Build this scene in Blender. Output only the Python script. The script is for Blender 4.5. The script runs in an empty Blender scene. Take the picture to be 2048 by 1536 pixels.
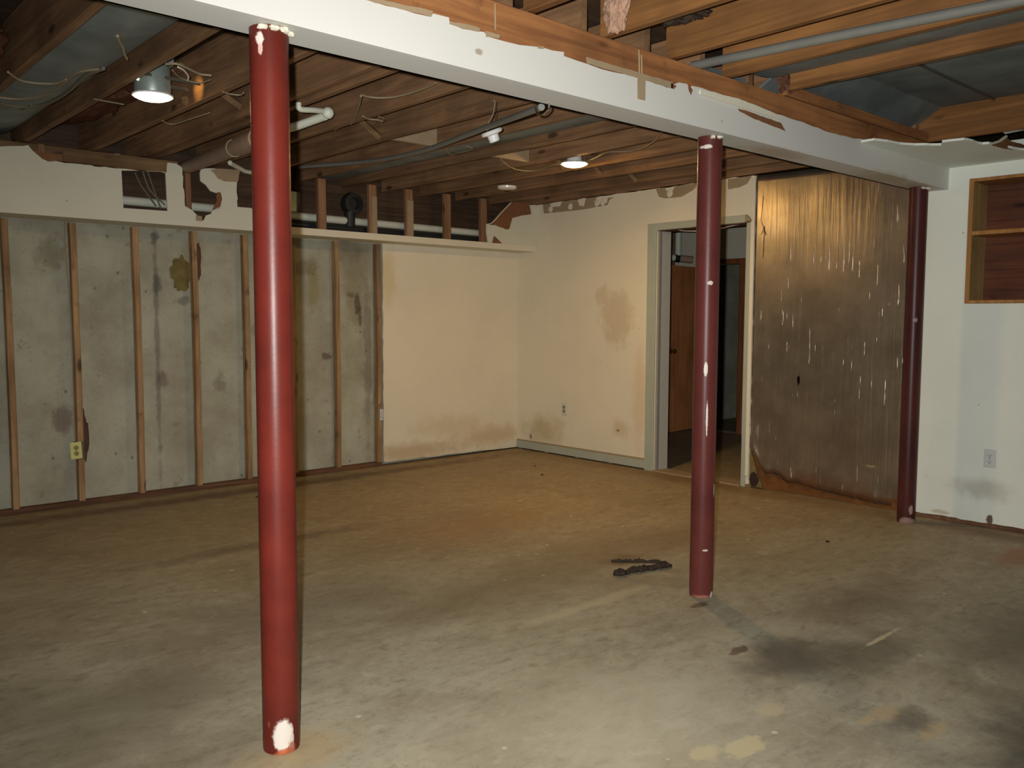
import bpy, bmesh, math, random
from mathutils import Vector, Matrix, noise
from mathutils.geometry import tessellate_polygon
random.seed(7)
S = bpy.context.scene
COL = S.collection

# ------------------------------------------------------------------ camera
CAM = Vector((-5.797, -6.344, 1.3135))
RX = Vector((0.74253, -0.66981, 0.0032)); 
yaw, pitch, roll = math.radians(42.0667), math.radians(-4.43947), math.radians(0.18656)
FW = Vector((math.sin(yaw)*math.cos(pitch), math.cos(yaw)*math.cos(pitch), math.sin(pitch)))
r0 = Vector((math.cos(yaw), -math.sin(yaw), 0)); u0 = r0.cross(FW)
RT = r0*math.cos(roll)+u0*math.sin(roll); UP = -r0*math.sin(roll)+u0*math.cos(roll)
FPX = 1721.708
cd = bpy.data.cameras.new('camera'); cam = bpy.data.objects.new('camera', cd); COL.objects.link(cam)
m = Matrix((RT, UP, -FW)).transposed().to_4x4(); m.translation = CAM
cam.matrix_world = m
cd.sensor_width = 36; cd.lens = 36*FPX/2048; cd.clip_start = 0.05
S.camera = cam
def at(px, py, ax, v):
    """point where the sight line of a photo pixel meets the real plane axis=v"""
    d = RT*((px-1024)/FPX) - UP*((py-768)/FPX) + FW
    return CAM + d*((v-CAM[ax])/d[ax])

# ------------------------------------------------------------------ light
W = bpy.data.worlds.new('world'); S.world = W; W.use_nodes = True
W.node_tree.nodes['Background'].inputs[0].default_value = (0.9, 0.85, 0.75, 1)
W.node_tree.nodes['Background'].inputs[1].default_value = 0.012
def lamp(name, kind, loc, power, col, **k):
    d = bpy.data.lights.new(name, kind); d.energy = power; d.color = col
    for a, b in k.items(): setattr(d, a, b)
    o = bpy.data.objects.new(name, d); COL.objects.link(o); o.location = loc
    return o
# the camera's own flash, a few centimetres left of and above the lens
fl = lamp('camera_flash', 'SPOT', CAM - RT*0.05 + UP*0.035 - FW*0.0, 640, (1.0, 0.98, 0.95),
          spot_size=math.radians(106), spot_blend=1.0, shadow_soft_size=0.012)
fl.rotation_euler = (FW + RT*0.08 - UP*0.0).to_track_quat('-Z', 'Y').to_euler()
L1 = Vector((-4.235, -2.01, 2.372)); L2 = Vector((-1.43, -2.14, 2.368))
for nm, p, e in (('can_lamp_near', L1, 2.5), ('can_lamp_far', L2, 5.5)):
    lamp(nm, 'AREA', p - Vector((0, 0, 0.024)), e, (1.0, 0.74, 0.42), shape='DISK', size=0.15, spread=math.radians(170))
S.view_settings.view_transform = 'Standard'; S.view_settings.look = 'None'
S.view_settings.exposure = 0.0; S.view_settings.gamma = 1.0; S.view_settings.use_curve_mapping = False

# ------------------------------------------------------------------ materials
def lin(c):
    return tuple(((x/255)/12.92 if x/255 <= 0.04045 else ((x/255+0.055)/1.055)**2.4) for x in c) + (1,)
class NT:
    def __init__(s, name):
        s.m = bpy.data.materials.new(name); s.m.use_nodes = True
        s.t = s.m.node_tree; s.n = s.t.nodes; s.l = s.t.links
        s.b = s.n['Principled BSDF']; s.tc = s.n.new('ShaderNodeTexCoord')
        g = s.n.new('ShaderNodeNewGeometry'); s.pos = g.outputs['Position']; s.obj = s.tc.outputs['Object']
    def N(s, t, **k):
        n = s.n.new(t)
        for a, b in k.items(): setattr(n, a, b)
        return n
    def put(s, sock, v):
        if v is None: return
        if isinstance(v, bpy.types.NodeSocket): s.l.new(v, sock)
        else: sock.default_value = v
    def math(s, op, a, b=None, c=None, clamp=False):
        n = s.N('ShaderNodeMath', operation=op, use_clamp=clamp)
        s.put(n.inputs[0], a); s.put(n.inputs[1], b); s.put(n.inputs[2], c); return n.outputs[0]
    def map(s, vec, scale=(1,1,1), loc=(0,0,0)):
        n = s.N('ShaderNodeMapping'); s.put(n.inputs[0], vec); n.inputs['Scale'].default_value = scale; n.inputs['Location'].default_value = loc
        return n.outputs[0]
    def noise(s, vec, scale=5, detail=4, rough=0.55, dist=0.0):
        n = s.N('ShaderNodeTexNoise'); s.put(n.inputs['Vector'], vec); n.inputs['Scale'].default_value = scale
        n.inputs['Detail'].default_value = detail; n.inputs['Roughness'].default_value = rough; n.inputs['Distortion'].default_value = dist
        return n.outputs['Fac']
    def ramp(s, f, stops):
        n = s.N('ShaderNodeValToRGB'); s.put(n.inputs[0], f); e = n.color_ramp.elements
        while len(e) < len(stops): e.new(0.5)
        for q, (p, c) in zip(e, stops):
            q.position = p; q.color = c if len(c) == 4 else lin(c)
        return n.outputs[0]
    def step(s, f, a, b):
        n = s.N('ShaderNodeMapRange', interpolation_type='SMOOTHSTEP'); s.put(n.inputs[0], f)
        n.inputs[1].default_value = a; n.inputs[2].default_value = b; n.inputs[3].default_value = 0; n.inputs[4].default_value = 1
        return n.outputs[0]
    def mix(s, f, a, b, mode='MIX'):
        n = s.N('ShaderNodeMix', data_type='RGBA', blend_type=mode); s.put(n.inputs[0], f)
        s.put(n.inputs[6], a if isinstance(a, bpy.types.NodeSocket) or len(a) == 4 else lin(a))
        s.put(n.inputs[7], b if isinstance(b, bpy.types.NodeSocket) or len(b) == 4 else lin(b)); return n.outputs[2]
    def blob(s, c, rad, soft=0.5, warp=0.5, wscale=8):
        """soft-edged patch of its own shape at world point c"""
        n = s.N('ShaderNodeVectorMath', operation='SUBTRACT'); s.put(n.inputs[0], s.pos); n.inputs[1].default_value = c
        k = s.N('ShaderNodeVectorMath', operation='DIVIDE'); s.put(k.inputs[0], n.outputs[0]); k.inputs[1].default_value = rad
        l = s.N('ShaderNodeVectorMath', operation='LENGTH'); s.put(l.inputs[0], k.outputs[0])
        q = sorted(x for x in rad)[:2] if max(rad) < 0.9 else [x for x in sorted(rad) if x < 0.9][:2]
        q = q or [0.5]; wscale = max(2.0, min(60.0, 0.9/math.sqrt(q[0]*q[-1])))
        nz = s.noise(s.map(s.pos, (1,1,1), (c[0]*3, c[1]*3, 0)), wscale, 5, 0.65)
        d = s.math('ADD', l.outputs['Value'], s.math('MULTIPLY', s.math('SUBTRACT', nz, 0.5), warp*3.4))
        return s.math('SUBTRACT', 1.0, s.step(d, 1-soft, 1+soft*0.3))
    def bump(s, h, strength=0.2, dist=0.01):
        n = s.N('ShaderNodeBump'); s.put(n.inputs['Height'], h); n.inputs['Strength'].default_value = strength; n.inputs['Distance'].default_value = dist
        s.l.new(n.outputs[0], s.b.inputs['Normal'])
    def fin(s, col, rough=0.7, metal=0.0, spec=0.3):
        s.put(s.b.inputs['Base Color'], col if isinstance(col, bpy.types.NodeSocket) or len(col) == 4 else lin(col))
        s.put(s.b.inputs['Roughness'], rough); s.put(s.b.inputs['Metallic'], metal); s.b.inputs['Specular IOR Level'].default_value = spec
        return s.m
def plain(name, col, rough=0.6, metal=0.0, spec=0.3, var=0.12, sc=14):
    t = NT(name); f = t.noise(t.obj, sc, 4)
    d = tuple(max(0, int(c*(1-var))) for c in col)
    t.bump(f, 0.06, 0.004)
    return t.fin(t.mix(f, d, col), rough, metal, spec)
def wood(name, c1, c2, axis, knots=True, rough=0.75, stain=None):
    t = NT(name)
    sc = [26, 26, 26]; sc[axis] = 1.3
    oi = t.N('ShaderNodeObjectInfo'); a = t.N('ShaderNodeVectorMath', operation='ADD'); t.put(a.inputs[0], t.obj)
    k = t.N('ShaderNodeVectorMath', operation='SCALE'); t.put(k.inputs[0], oi.outputs['Random']); 
    cmb = t.N('ShaderNodeCombineXYZ'); 
    for q in range(3): t.put(cmb.inputs[q], t.math('MULTIPLY', oi.outputs['Random'], 13.7+q*5))
    t.put(a.inputs[1], cmb.outputs[0]); vec = a.outputs[0]
    g = t.noise(t.map(vec, sc), 1.0, 6, 0.62, 0.8)
    big = t.noise(vec, 2.2, 3)
    col = t.mix(t.step(g, 0.3, 0.72), c2, c1)
    col = t.mix(t.math('MULTIPLY', t.step(big, 0.4, 0.75), 0.55), col, tuple(int(x*0.72) for x in c2))
    if knots:
        sk = [7, 7, 7]; sk[axis] = 2.6
        v = t.N('ShaderNodeTexVoronoi'); t.put(v.inputs['Vector'], t.map(vec, sk)); v.inputs['Scale'].default_value = 1.0
        kn = t.math('SUBTRACT', 1.0, t.step(v.outputs['Distance'], 0.07, 0.17))
        col = t.mix(t.math('MULTIPLY', kn, 0.8), col, tuple(int(x*0.42) for x in c2))
    if stain:
        sn = t.noise(vec, 6.0, 5, 0.7); col = t.mix(t.math('MULTIPLY', t.step(sn, 0.55, 0.72), 0.7), col, stain)
    hs = t.N('ShaderNodeHueSaturation'); t.put(hs.inputs['Color'], col)
    t.put(hs.inputs['Value'], t.math('ADD', 0.85, t.math('MULTIPLY', oi.outputs['Random'], 0.3)))
    t.bump(g, 0.25, 0.003)
    return t.fin(hs.outputs[0], rough, 0, 0.25)

M = {}
M['joist'] = wood('joist_wood', (150, 114, 80), (112, 84, 60), 1)
M['joist_near'] = wood('near_joist_wood', (148, 103, 58), (112, 76, 42), 1)
M['joist_x'] = wood('board_wood_x', (140, 110, 76), (104, 80, 54), 0)
M['stud'] = wood('stud_wood', (178, 146, 106), (138, 106, 74), 2, stain=(84, 60, 48))
M['plate'] = wood('plate_wood', (128, 92, 66), (92, 64, 48), 0, knots=False)
M['soffit_wood'] = wood('soffit_wood', (160, 122, 88), (126, 92, 66), 2)
M['beam_wood'] = wood('beam_wood', (166, 114, 68), (126, 82, 50), 0, stain=(92, 58, 44))
M['subfloor'] = wood('subfloor_wood', (86, 66, 48), (58, 46, 36), 0, knots=False)
M['shelf_wood'] = wood('shelf_wood', (184, 134, 76), (152, 104, 56), 2, knots=False, rough=0.5)
M['shelf_pale'] = wood('shelf_side_wood', (184, 158, 106), (160, 132, 84), 2, knots=False, rough=0.5)
M['shelf_back'] = wood('shelf_back_wood', (116, 68, 44), (80, 46, 32), 1, rough=0.5)
M['door_wood'] = wood('door_veneer', (214, 146, 92), (186, 120, 72), 2, knots=False, rough=0.45)
M['casing_brown'] = wood('brown_casing', (150, 92, 52), (118, 68, 38), 2, knots=False)
M['metal'] = plain('galvanised_metal', (168, 182, 176), 0.42, 0.45, 0.5, 0.2, 30)
M['chrome'] = plain('bright_metal', (225, 225, 228), 0.15, 1.0, 0.5, 0.03)
M['brass'] = plain('brass', (190, 150, 80), 0.3, 0.9, 0.5)
M['conduit'] = plain('grey_conduit', (134, 134, 126), 0.5, 0.2, 0.4, 0.12)
M['pvc'] = plain('white_pvc', (218, 222, 206), 0.45, 0, 0.4, 0.1)
M['drain'] = plain('brown_drain_pipe', (168, 142, 122), 0.55, 0, 0.35, 0.25, 9)
M['black_pipe'] = plain('black_pipe', (38, 40, 42), 0.5, 0, 0.4)
M['rubber'] = plain('black_rubber', (26, 28, 30), 0.6)
M['cable'] = plain('cream_cable', (152, 138, 110), 0.55)
M['cable_white'] = plain('white_cable', (225, 215, 198), 0.5)
M['cable_grey'] = plain('grey_cable', (112, 106, 90), 0.55)
M['porcelain'] = plain('white_porcelain', (228, 230, 226), 0.2, 0, 0.5, 0.05)
M['plastic'] = plain('white_plastic', (206, 208, 206), 0.4, 0, 0.4, 0.04)
M['ivory'] = plain('ivory_plastic', (214, 212, 138), 0.45, 0, 0.4, 0.08)
M['ivory_dark'] = plain('worn_ivory', (158, 146, 88), 0.5)
M['slot'] = plain('dark_slot', (50, 46, 42), 0.8)
M['green_paint'] = plain('grey_green_paint', (176, 182, 166), 0.5, 0, 0.35, 0.1, 6)
M['jamb_grey'] = plain('jamb_paint', (158, 156, 148), 0.55, 0, 0.3, 0.08)
M['white_paint'] = plain('white_paint', (206, 204, 192), 0.5, 0, 0.3, 0.06)
M['paper'] = plain('brown_drywall_paper', (140, 98, 68), 0.85, 0, 0.1, 0.2, 10)
M['tape'] = plain('tan_joint_paper', (168, 148, 118), 0.85, 0, 0.1, 0.12, 20)
M['gypsum'] = plain('gypsum_core', (226, 222, 200), 0.9, 0, 0.1, 0.08, 40)
M['dark'] = plain('painted_darkness', (30, 27, 25), 0.9)
M['hanger'] = plain('hanger_steel', (120, 118, 108), 0.4, 0.7)
M['bark'] = plain('rotten_wood', (74, 62, 52), 0.95, 0, 0.1, 0.55, 30)
M['batt'] = plain('brown_insulation', (122, 84, 66), 1.0, 0, 0.05, 0.5, 18)
M['pink'] = plain('pink_insulation', (196, 158, 132), 1.0, 0, 0.05, 0.4, 14)
M['yellow'] = plain('yellow_foam', (142, 128, 80), 1.0, 0, 0.05, 0.4, 20)
M['coil'] = plain('old_adhesive', (110, 84, 72), 0.9, 0, 0.1, 0.4, 20)

def drywall(name, col, stains=(), dirt=0.25):
    t = NT(name); f = t.noise(t.pos, 60, 3); b = t.noise(t.pos, 1.6, 4, 0.6)
    c = t.mix(t.math('MULTIPLY', t.step(b, 0.35, 0.8), dirt), col, tuple(int(x*0.84) for x in col))
    sp = t.N('ShaderNodeTexVoronoi'); t.put(sp.inputs['Vector'], t.pos); sp.inputs['Scale'].default_value = 5.0
    c = t.mix(t.math('MULTIPLY', t.math('SUBTRACT', 1.0, t.step(sp.outputs['Distance'], 0.015, 0.045)), 0.5), c, (120, 100, 76))
    for ctr, rad, cc, op, soft in stains:
        c = t.mix(t.math('MULTIPLY', t.blob(ctr, rad, soft, 0.45, 7), op), c, cc)
    t.bump(f, 0.10, 0.002)
    return t.fin(c, 0.62, 0, 0.25)
DW = (226, 218, 196)
M['wall_l'] = drywall('drywall_left_paint', DW, [((-1.3, 0, 0.10), (0.7, 0.1, 0.10), (170, 138, 92), 0.55, 0.8), ((-0.35, 0, 0.16), (0.5, 0.1, 0.12), (186, 152, 100), 0.5, 0.8),
    ((-1.53, 0, 1.65), (0.10, 0.1, 0.28), (206, 190, 140), 0.6, 0.6), ((-0.85, 0, 0.3), (0.5, .1, .12), (196, 172, 120), .35, .8)])
M['wall_r'] = drywall('drywall_right_paint', DW, [((0, -1.3, 1.30), (0.1, 0.20, 0.26), (190, 172, 140), 0.6, 0.5), ((0, -1.12, 1.5), (0.1, 0.10, 0.12), (196, 176, 140), 0.5, 0.6),
    ((0, -0.38, 0.22), (0.1, 0.3, 0.16), (176, 158, 104), 0.6, 0.8), ((0, -1.35, 0.33), (0.1, 0.11, 0.10), (190, 168, 122), 0.55, 0.9), ((0, -1.33, 0.31), (0.1, 0.02, 0.012), (110, 84, 50), 0.8, 0.4),
    ((0, -1.58, 0.6), (0.1, 0.1, 0.5), (206, 170, 126), 0.4, 0.8), ((0, -0.2, 0.14), (.1, .02, .03), (96, 70, 44), .7, .4), ((0, -4.35, 0.24), (0.1, 0.18, 0.07), (170, 168, 158), 0.6, 0.7)])
M['wall_white'] = drywall('drywall_white_paint', (226, 232, 222), [((0, -4.40, 0.055), (0.1, 0.022, 0.032), (92, 74, 58), 0.95, 0.25), ((0, -4.35, 0.24), (0.1, 0.2, 0.08), (168, 166, 156), 0.6, 0.8),
    ((0, -4.1, 0.055), (.1, .07, .015), (176, 160, 128), .6, .5)])
M['beam_white'] = drywall('beam_paint', (208, 208, 201), [((-0.75, -4.0, 2.13), (0.35, 0.2, 0.03), (168, 148, 112), 0.6, 0.8), ((-1.9, -3.98, 2.13), (0.3, 0.1, 0.02), (160, 134, 100), 0.5, 0.7),
    ((-3.9, -4.07, 2.2), (0.02, .05, .012), (140, 120, 90), .7, .5), ((-0.3, -3.98, 2.13), (0.2, 0.1, 0.03), (160, 138, 100), 0.5, 0.7)], 0.12)
M['soffit_white'] = drywall('soffit_paint', (214, 212, 192))
M['room2'] = drywall('far_room_paint', (204, 198, 178))

def concrete_wall():
    t = NT('poured_concrete_wall')
    a = t.noise(t.pos, 2.0, 6, 0.65); b = t.noise(t.pos, 42, 4, 0.7); c3 = t.noise(t.pos, 9, 5, 0.7)
    c = t.mix(t.step(a, 0.3, 0.72), (150, 146, 128), (178, 178, 160))
    c = t.mix(t.math('MULTIPLY', t.step(b, 0.55, 0.75), 0.4), c, (118, 112, 96))
    c = t.mix(t.math('MULTIPLY', t.step(c3, 0.62, 0.72), 0.5), c, (126, 112, 88))
    v = t.N('ShaderNodeTexVoronoi'); t.put(v.inputs['Vector'], t.map(t.pos, (1, 1, 0.8))); v.inputs['Scale'].default_value = 7
    c = t.mix(t.math('MULTIPLY', t.math('SUBTRACT', 1, t.step(v.outputs['Distance'], 0.03, 0.10)), 0.6), c, (86, 74, 58))
    for ctr, rad, cc, op, soft in [((-3.50, 0.08, 1.1), (0.022, 0.3, 1.1), (92, 90, 86), 0.75, 0.7), ((-3.49, 0.08, 1.55), (0.04, 0.3, 0.09), (58, 60, 66), 0.85, 0.6),
        ((-3.5, 0.08, 1.88), (0.03, 0.3, 0.05), (46, 50, 58), 0.85, 0.6), ((-3.47, 0.08, 0.85), (0.05, 0.3, 0.07), (100, 70, 76), 0.7, 0.6), ((-3.3, .08, 1.42), (.07, .3, .04), (80, 76, 66), .7, .6),
        ((-3.22, .08, 1.75), (.08, .3, .2), (150, 128, 70), .5, .7), ((-4.18, 0.08, 1.72), (0.12, 0.3, 0.14), (94, 86, 58), 0.7, 0.7), ((-4.16, .08, .6), (.08, .3, .10), (104, 80, 68), .75, .5),
        ((-1.82, .08, 1.55), (.16, .3, .35), (120, 106, 74), .75, .8), ((-1.80, .08, 1.42), (.035, .3, .10), (64, 52, 38), .9, .4), ((-1.77, .08, 1.3), (.02, .3, .12), (66, 54, 36), .85, .4), ((-1.86, .08, 1.50), (.05, .3, .03), (90, 78, 46), .85, .5),
        ((-1.70, .08, 0.95), (.05, .3, .8), (104, 98, 88), .6, .6), ((-2.22, .08, 1.6), (.05, .3, .25), (142, 128, 66), .7, .7), ((-2.3, .08, 1.72), (.12, .3, .08), (92, 86, 62), .6, .7), ((-2.1, .08, .98), (.05, .3, .03), (80, 60, 44), .9, .4),
        ((-3.05, .08, .8), (.06, .3, .10), (92, 84, 60), .6, .6), ((-1.85, .08, 1.86), (.2, .3, .16), (96, 84, 66), .6, .8), ((-2.75, .08, 1.2), (.05, .3, .06), (96, 88, 66), .6, .6)]:
        c = t.mix(t.math('MULTIPLY', t.blob(ctr, rad, soft, 0.7, 11), op*0.7), c, cc)
    t.bump(b, 0.25, 0.006)
    return t.fin(c, 0.88, 0, 0.2)
M['concrete'] = concrete_wall()
def concrete_floor():
    t = NT('stained_shaded_concrete_floor')
    w = t.noise(t.pos, 1.1, 5, 0.6, 0.6)
    st = t.noise(t.map(t.pos, (1.0, 1.5, 1)), 1.5, 8, 0.66, 0.6)
    fi = t.noise(t.pos, 46, 5, 0.7); md = t.noise(t.pos, 6, 6, 0.68, 0.5)
    c = t.mix(t.step(st, 0.30, 0.72), (144, 135, 113), (172, 166, 144))
    # the back right part of the slab is browner
    g = t.N('ShaderNodeVectorMath', operation='DOT_PRODUCT'); t.put(g.inputs[0], t.pos); g.inputs[1].default_value = (0.20, 0.30, 0)
    gg = t.math('ADD', g.outputs['Value'], t.math('MULTIPLY', w, 0.7))
    c = t.mix(t.math('MULTIPLY', t.step(gg, -1.6, -0.55), 0.8), c, t.mix(t.step(md, 0.35, 0.7), (142, 120, 86), (164, 142, 104)))
    c = t.mix(t.math('MULTIPLY', t.step(w, 0.50, 0.72), 0.35), c, (116, 106, 86))
    c = t.mix(t.math('MULTIPLY', t.step(md, 0.56, 0.74), 0.35), c, (110, 94, 68))
    c = t.mix(t.math('MULTIPLY', t.math('SUBTRACT', 1, t.step(md, 0.28, 0.42)), 0.4), c, (190, 182, 158))
    c = t.mix(t.math('MULTIPLY', t.step(fi, 0.52, 0.75), 0.45), c, (98, 88, 70))
    m2 = t.noise(t.map(t.pos, (1, 1.7, 1)), 11, 6, 0.72, 0.4)
    c = t.mix(t.math('MULTIPLY', t.step(m2, 0.50, 0.70), 0.5), c, (112, 100, 78))
    c = t.mix(t.math('MULTIPLY', t.math('SUBTRACT', 1, t.step(m2, 0.30, 0.48)), 0.35), c, (186, 178, 154))
    sc = t.noise(t.map(t.pos, (3.0, 16, 1)), 2.0, 5, 0.7, 0.4)
    c = t.mix(t.math('MULTIPLY', t.step(sc, 0.60, 0.74), 0.35), c, (198, 190, 166))
    c = t.mix(t.math('MULTIPLY', t.math('SUBTRACT', 1, t.step(sc, 0.26, 0.42)), 0.4), c, (104, 94, 74))
    v = t.N('ShaderNodeTexVoronoi'); t.put(v.inputs['Vector'], t.map(t.pos, (1, 1, 1), (2, 5, 0))); v.inputs['Scale'].default_value = 4.3
    c = t.mix(t.math('MULTIPLY', t.math('SUBTRACT', 1, t.step(v.outputs['Distance'], 0.03, 0.055)), 0.7), c, (214, 204, 178))
    for ctr, rad, cc, op, soft in [
        ((-2.80, -4.66, 0), (0.30, 0.22, 1), (84, 78, 66), 0.75, 0.7), ((-2.55, -4.86, 0), (0.40, 0.14, 1), (84, 78, 64), 0.6, 0.8),
        ((-2.89, -4.482, 0), (0.055, 0.03, 1), (84, 62, 50), 0.9, 0.25), ((-2.94, -4.49, 0), (0.03, 0.018, 1), (96, 72, 58), 0.85, 0.3),
        ((-3.01, -5.12, 0), (0.06, 0.05, 1), (176, 154, 118), 0.7, 0.3), ((-3.10, -5.10, 0), (0.05, 0.02, 1), (180, 158, 118), 0.7, 0.3), ((-3.02, -5.27, 0), (0.09, 0.035, 1), (176, 154, 116), 0.65, 0.3),
        ((-2.99, -5.2, 0), (0.12, 0.08, 1), (74, 66, 56), 0.6, 0.6), ((-3.56, -4.93, 0), (0.09, 0.045, 1), (190, 174, 134), 0.8, 0.25), ((-3.68, -4.87, 0), (.07, .04, 1), (196, 178, 132), .6, .4), ((-3.27, -4.85, 0), (0.07, 0.04, 1), (180, 166, 130), 0.6, 0.3),
        ((-2.36, -4.80, 0), (0.17, 0.012, 1), (196, 184, 152), 0.8, 0.3), ((-1.75, -4.87, 0), (0.1, 0.012, 1), (186, 166, 130), 0.55, 0.3),
        ((-0.5, -4.75, 0), (0.35, 0.10, 1), (150, 92, 54), 0.65, 0.8), ((-2.0, -4.5, 0), (0.5, 0.25, 1), (92, 78, 56), 0.55, 0.9),
        ((-2.57, -4.06, 0), (0.06, 0.03, 1), (84, 70, 60), 0.8, 0.4), ((-2.28, -3.34, 0), (0.18, 0.10, 1), (104, 84, 56), 0.7, 0.7),
        ((-4.60, -4.05, 0), (0.26, 0.13, 1), (176, 150, 106), 0.6, 0.8), ((-3.75, -4.55, 0), (0.75, 0.55, 1), (192, 186, 162), 0.45, 0.9), ((-3.1, -3.25, 0), (0.85, 0.35, 1), (112, 96, 70), 0.5, 0.8), ((-2.75, -5.8, 0), (0.75, 0.5, 1), (72, 68, 58), 0.85, 0.6), ((-1.9, -5.2, 0), (0.6, 0.35, 1), (100, 92, 76), 0.6, 0.8), ((-2.95, -3.72, 0), (0.5, 0.05, 1), (196, 184, 150), 0.4, 0.7),  # dark patches in the near right corner paint in the flash falloff
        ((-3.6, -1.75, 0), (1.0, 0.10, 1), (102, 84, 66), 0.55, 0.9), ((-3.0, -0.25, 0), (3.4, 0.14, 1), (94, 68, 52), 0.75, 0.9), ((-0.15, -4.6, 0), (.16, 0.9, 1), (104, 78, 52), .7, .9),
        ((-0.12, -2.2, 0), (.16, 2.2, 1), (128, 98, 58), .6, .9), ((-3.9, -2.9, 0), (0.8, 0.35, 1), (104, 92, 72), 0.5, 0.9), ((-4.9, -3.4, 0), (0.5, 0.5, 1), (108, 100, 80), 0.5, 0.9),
        ((-2.6, -5.9, 0), (0.5, 0.5, 1), (96, 92, 80), 0.6, 0.9), ((-1.9, -3.2, 0), (0.7, 0.3, 1), (116, 92, 60), 0.5, 0.9), ((-2.32, -2.2, 0), (.7, .35, 1), (148, 112, 70), .5, .9)]:  # first patch here also paints the flash falloff, near right corner
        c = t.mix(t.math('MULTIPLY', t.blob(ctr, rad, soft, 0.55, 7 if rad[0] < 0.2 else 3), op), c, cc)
    t.bump(t.math('ADD', t.math('MULTIPLY', fi, 0.3), md), 0.18, 0.006)
    r = t.math('ADD', 0.50, t.math('MULTIPLY', md, 0.3))
    return t.fin(c, r, 0, 0.35)
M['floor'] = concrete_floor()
def red_paint(name, col, dark, chips):
    t = NT(name); a = t.noise(t.pos, 3, 5, 0.6); b = t.noise(t.pos, 60, 3, 0.6)
    c = t.mix(t.step(a, 0.3, 0.75), col, dark)
    v = t.N('ShaderNodeTexVoronoi'); t.put(v.inputs['Vector'], t.map(t.pos, (14, 14, 4.5))); v.inputs['Scale'].default_value = 1
    c = t.mix(t.math('MULTIPLY', t.math('SUBTRACT', 1, t.step(v.outputs['Distance'], 0.03, 0.065)), 0.35), c, (170, 112, 92))
    for ctr, rad, cc, op, soft in chips:
        c = t.mix(t.math('MULTIPLY', t.blob(ctr, rad, soft, 0.3, 26), op), c, cc)
    t.bump(b, 0.12, 0.002)
    return t.fin(c, 0.37, 0, 0.22)
WH = (214, 206, 194)
C1, C2, C3 = (-4.614, -3.985), (-2.445, -3.975), (-0.215, -3.975)
def mk(px, py, c, r=0.055):   # a mark on a column's surface facing the camera
    d = at(px, py, 1, c[1])-CAM; ox, oy = CAM.x-c[0], CAM.y-c[1]
    A = d.x**2+d.y**2; B = 2*(ox*d.x+oy*d.y); C_ = ox*ox+oy*oy-r*r; D = max(0.0, B*B-4*A*C_)
    p = CAM+d*((-B-math.sqrt(D))/(2*A)); return (p.x, p.y, p.z)
C1, C2, C3 = (-4.614, -3.985), (-2.445, -3.975), (-0.215, -3.975)
M['red1'] = red_paint('red_column_paint', (102, 37, 28), (78, 29, 23), [
    (mk(566, 1472, C1), (0.026, 0.08, 0.055), WH, 0.95, 0.2), (mk(583, 1480, C1), (0.010, 0.05, 0.05), WH, 0.8, 0.3), (mk(572, 1506, C1), (0.03, 0.09, 0.018), (176, 88, 52), 0.9, 0.3), (mk(585, 1500, C1), (.012, .05, .03), (150, 84, 56), .85, .3),
    (mk(575, 62, C1), (0.030, 0.05, 0.010), (222, 214, 190), 0.9, 0.3), (mk(520, 75, C1), (0.008, 0.06, 0.02), (222, 206, 196), 0.9, 0.3), (mk(521, 98, C1), (.005, .06, .02), (214, 180, 170), .8, .3), (mk(584, 90, C1), (.01, .05, .02), (222, 206, 196), .7, .4)])
M['red2'] = red_paint('maroon_column_paint', (98, 48, 43), (80, 38, 36), [
    (mk(1416, 293, C2), (0.012, 0.05, 0.010), WH, 0.95, 0.3), (mk(1421, 566, C2), (0.010, 0.05, 0.010), WH, 0.9, 0.3), (mk(1412, 738, C2), (0.006, 0.05, 0.032), WH, 1, 0.2), (mk(1438, 756, C2), (0.010, 0.05, 0.018), WH, 0.7, 0.5),
    (mk(1414, 835, C2), (0.0035, 0.05, 0.085), WH, 1, 0.2), (mk(1428, 980, C2), (0.0035, 0.05, 0.035), WH, 1, 0.2), (mk(1433, 1055, C2), (0.003, 0.05, 0.02), WH, 0.9, 0.3), (mk(1428, 1087, C2), (.003, .05, .01), WH, .9, .3),
    (mk(1411, 1101, C2), (.012, .05, .005), WH, .7, .3), (mk(1428, 1140, C2), (.003, .05, .05), WH, .6, .4), (mk(1423, 1190, C2), (0.016, 0.06, 0.018), WH, 0.85, 0.3), (mk(1405, 1195, C2), (0.06, 0.06, 0.012), (176, 120, 104), 0.5, 0.5)])
M['red3'] = red_paint('dark_maroon_column_paint', (80, 40, 37), (62, 31, 30), [
    (mk(1815, 1045, C3), (0.06, 0.06, 0.035), (168, 138, 130), 0.75, 0.3), (mk(1822, 1020, C3), (0.012, 0.05, 0.035), (176, 150, 140), 0.8, 0.3), (mk(1832, 640, C3), (.008, .05, .015), (176, 140, 130), .7, .3)])
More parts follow.
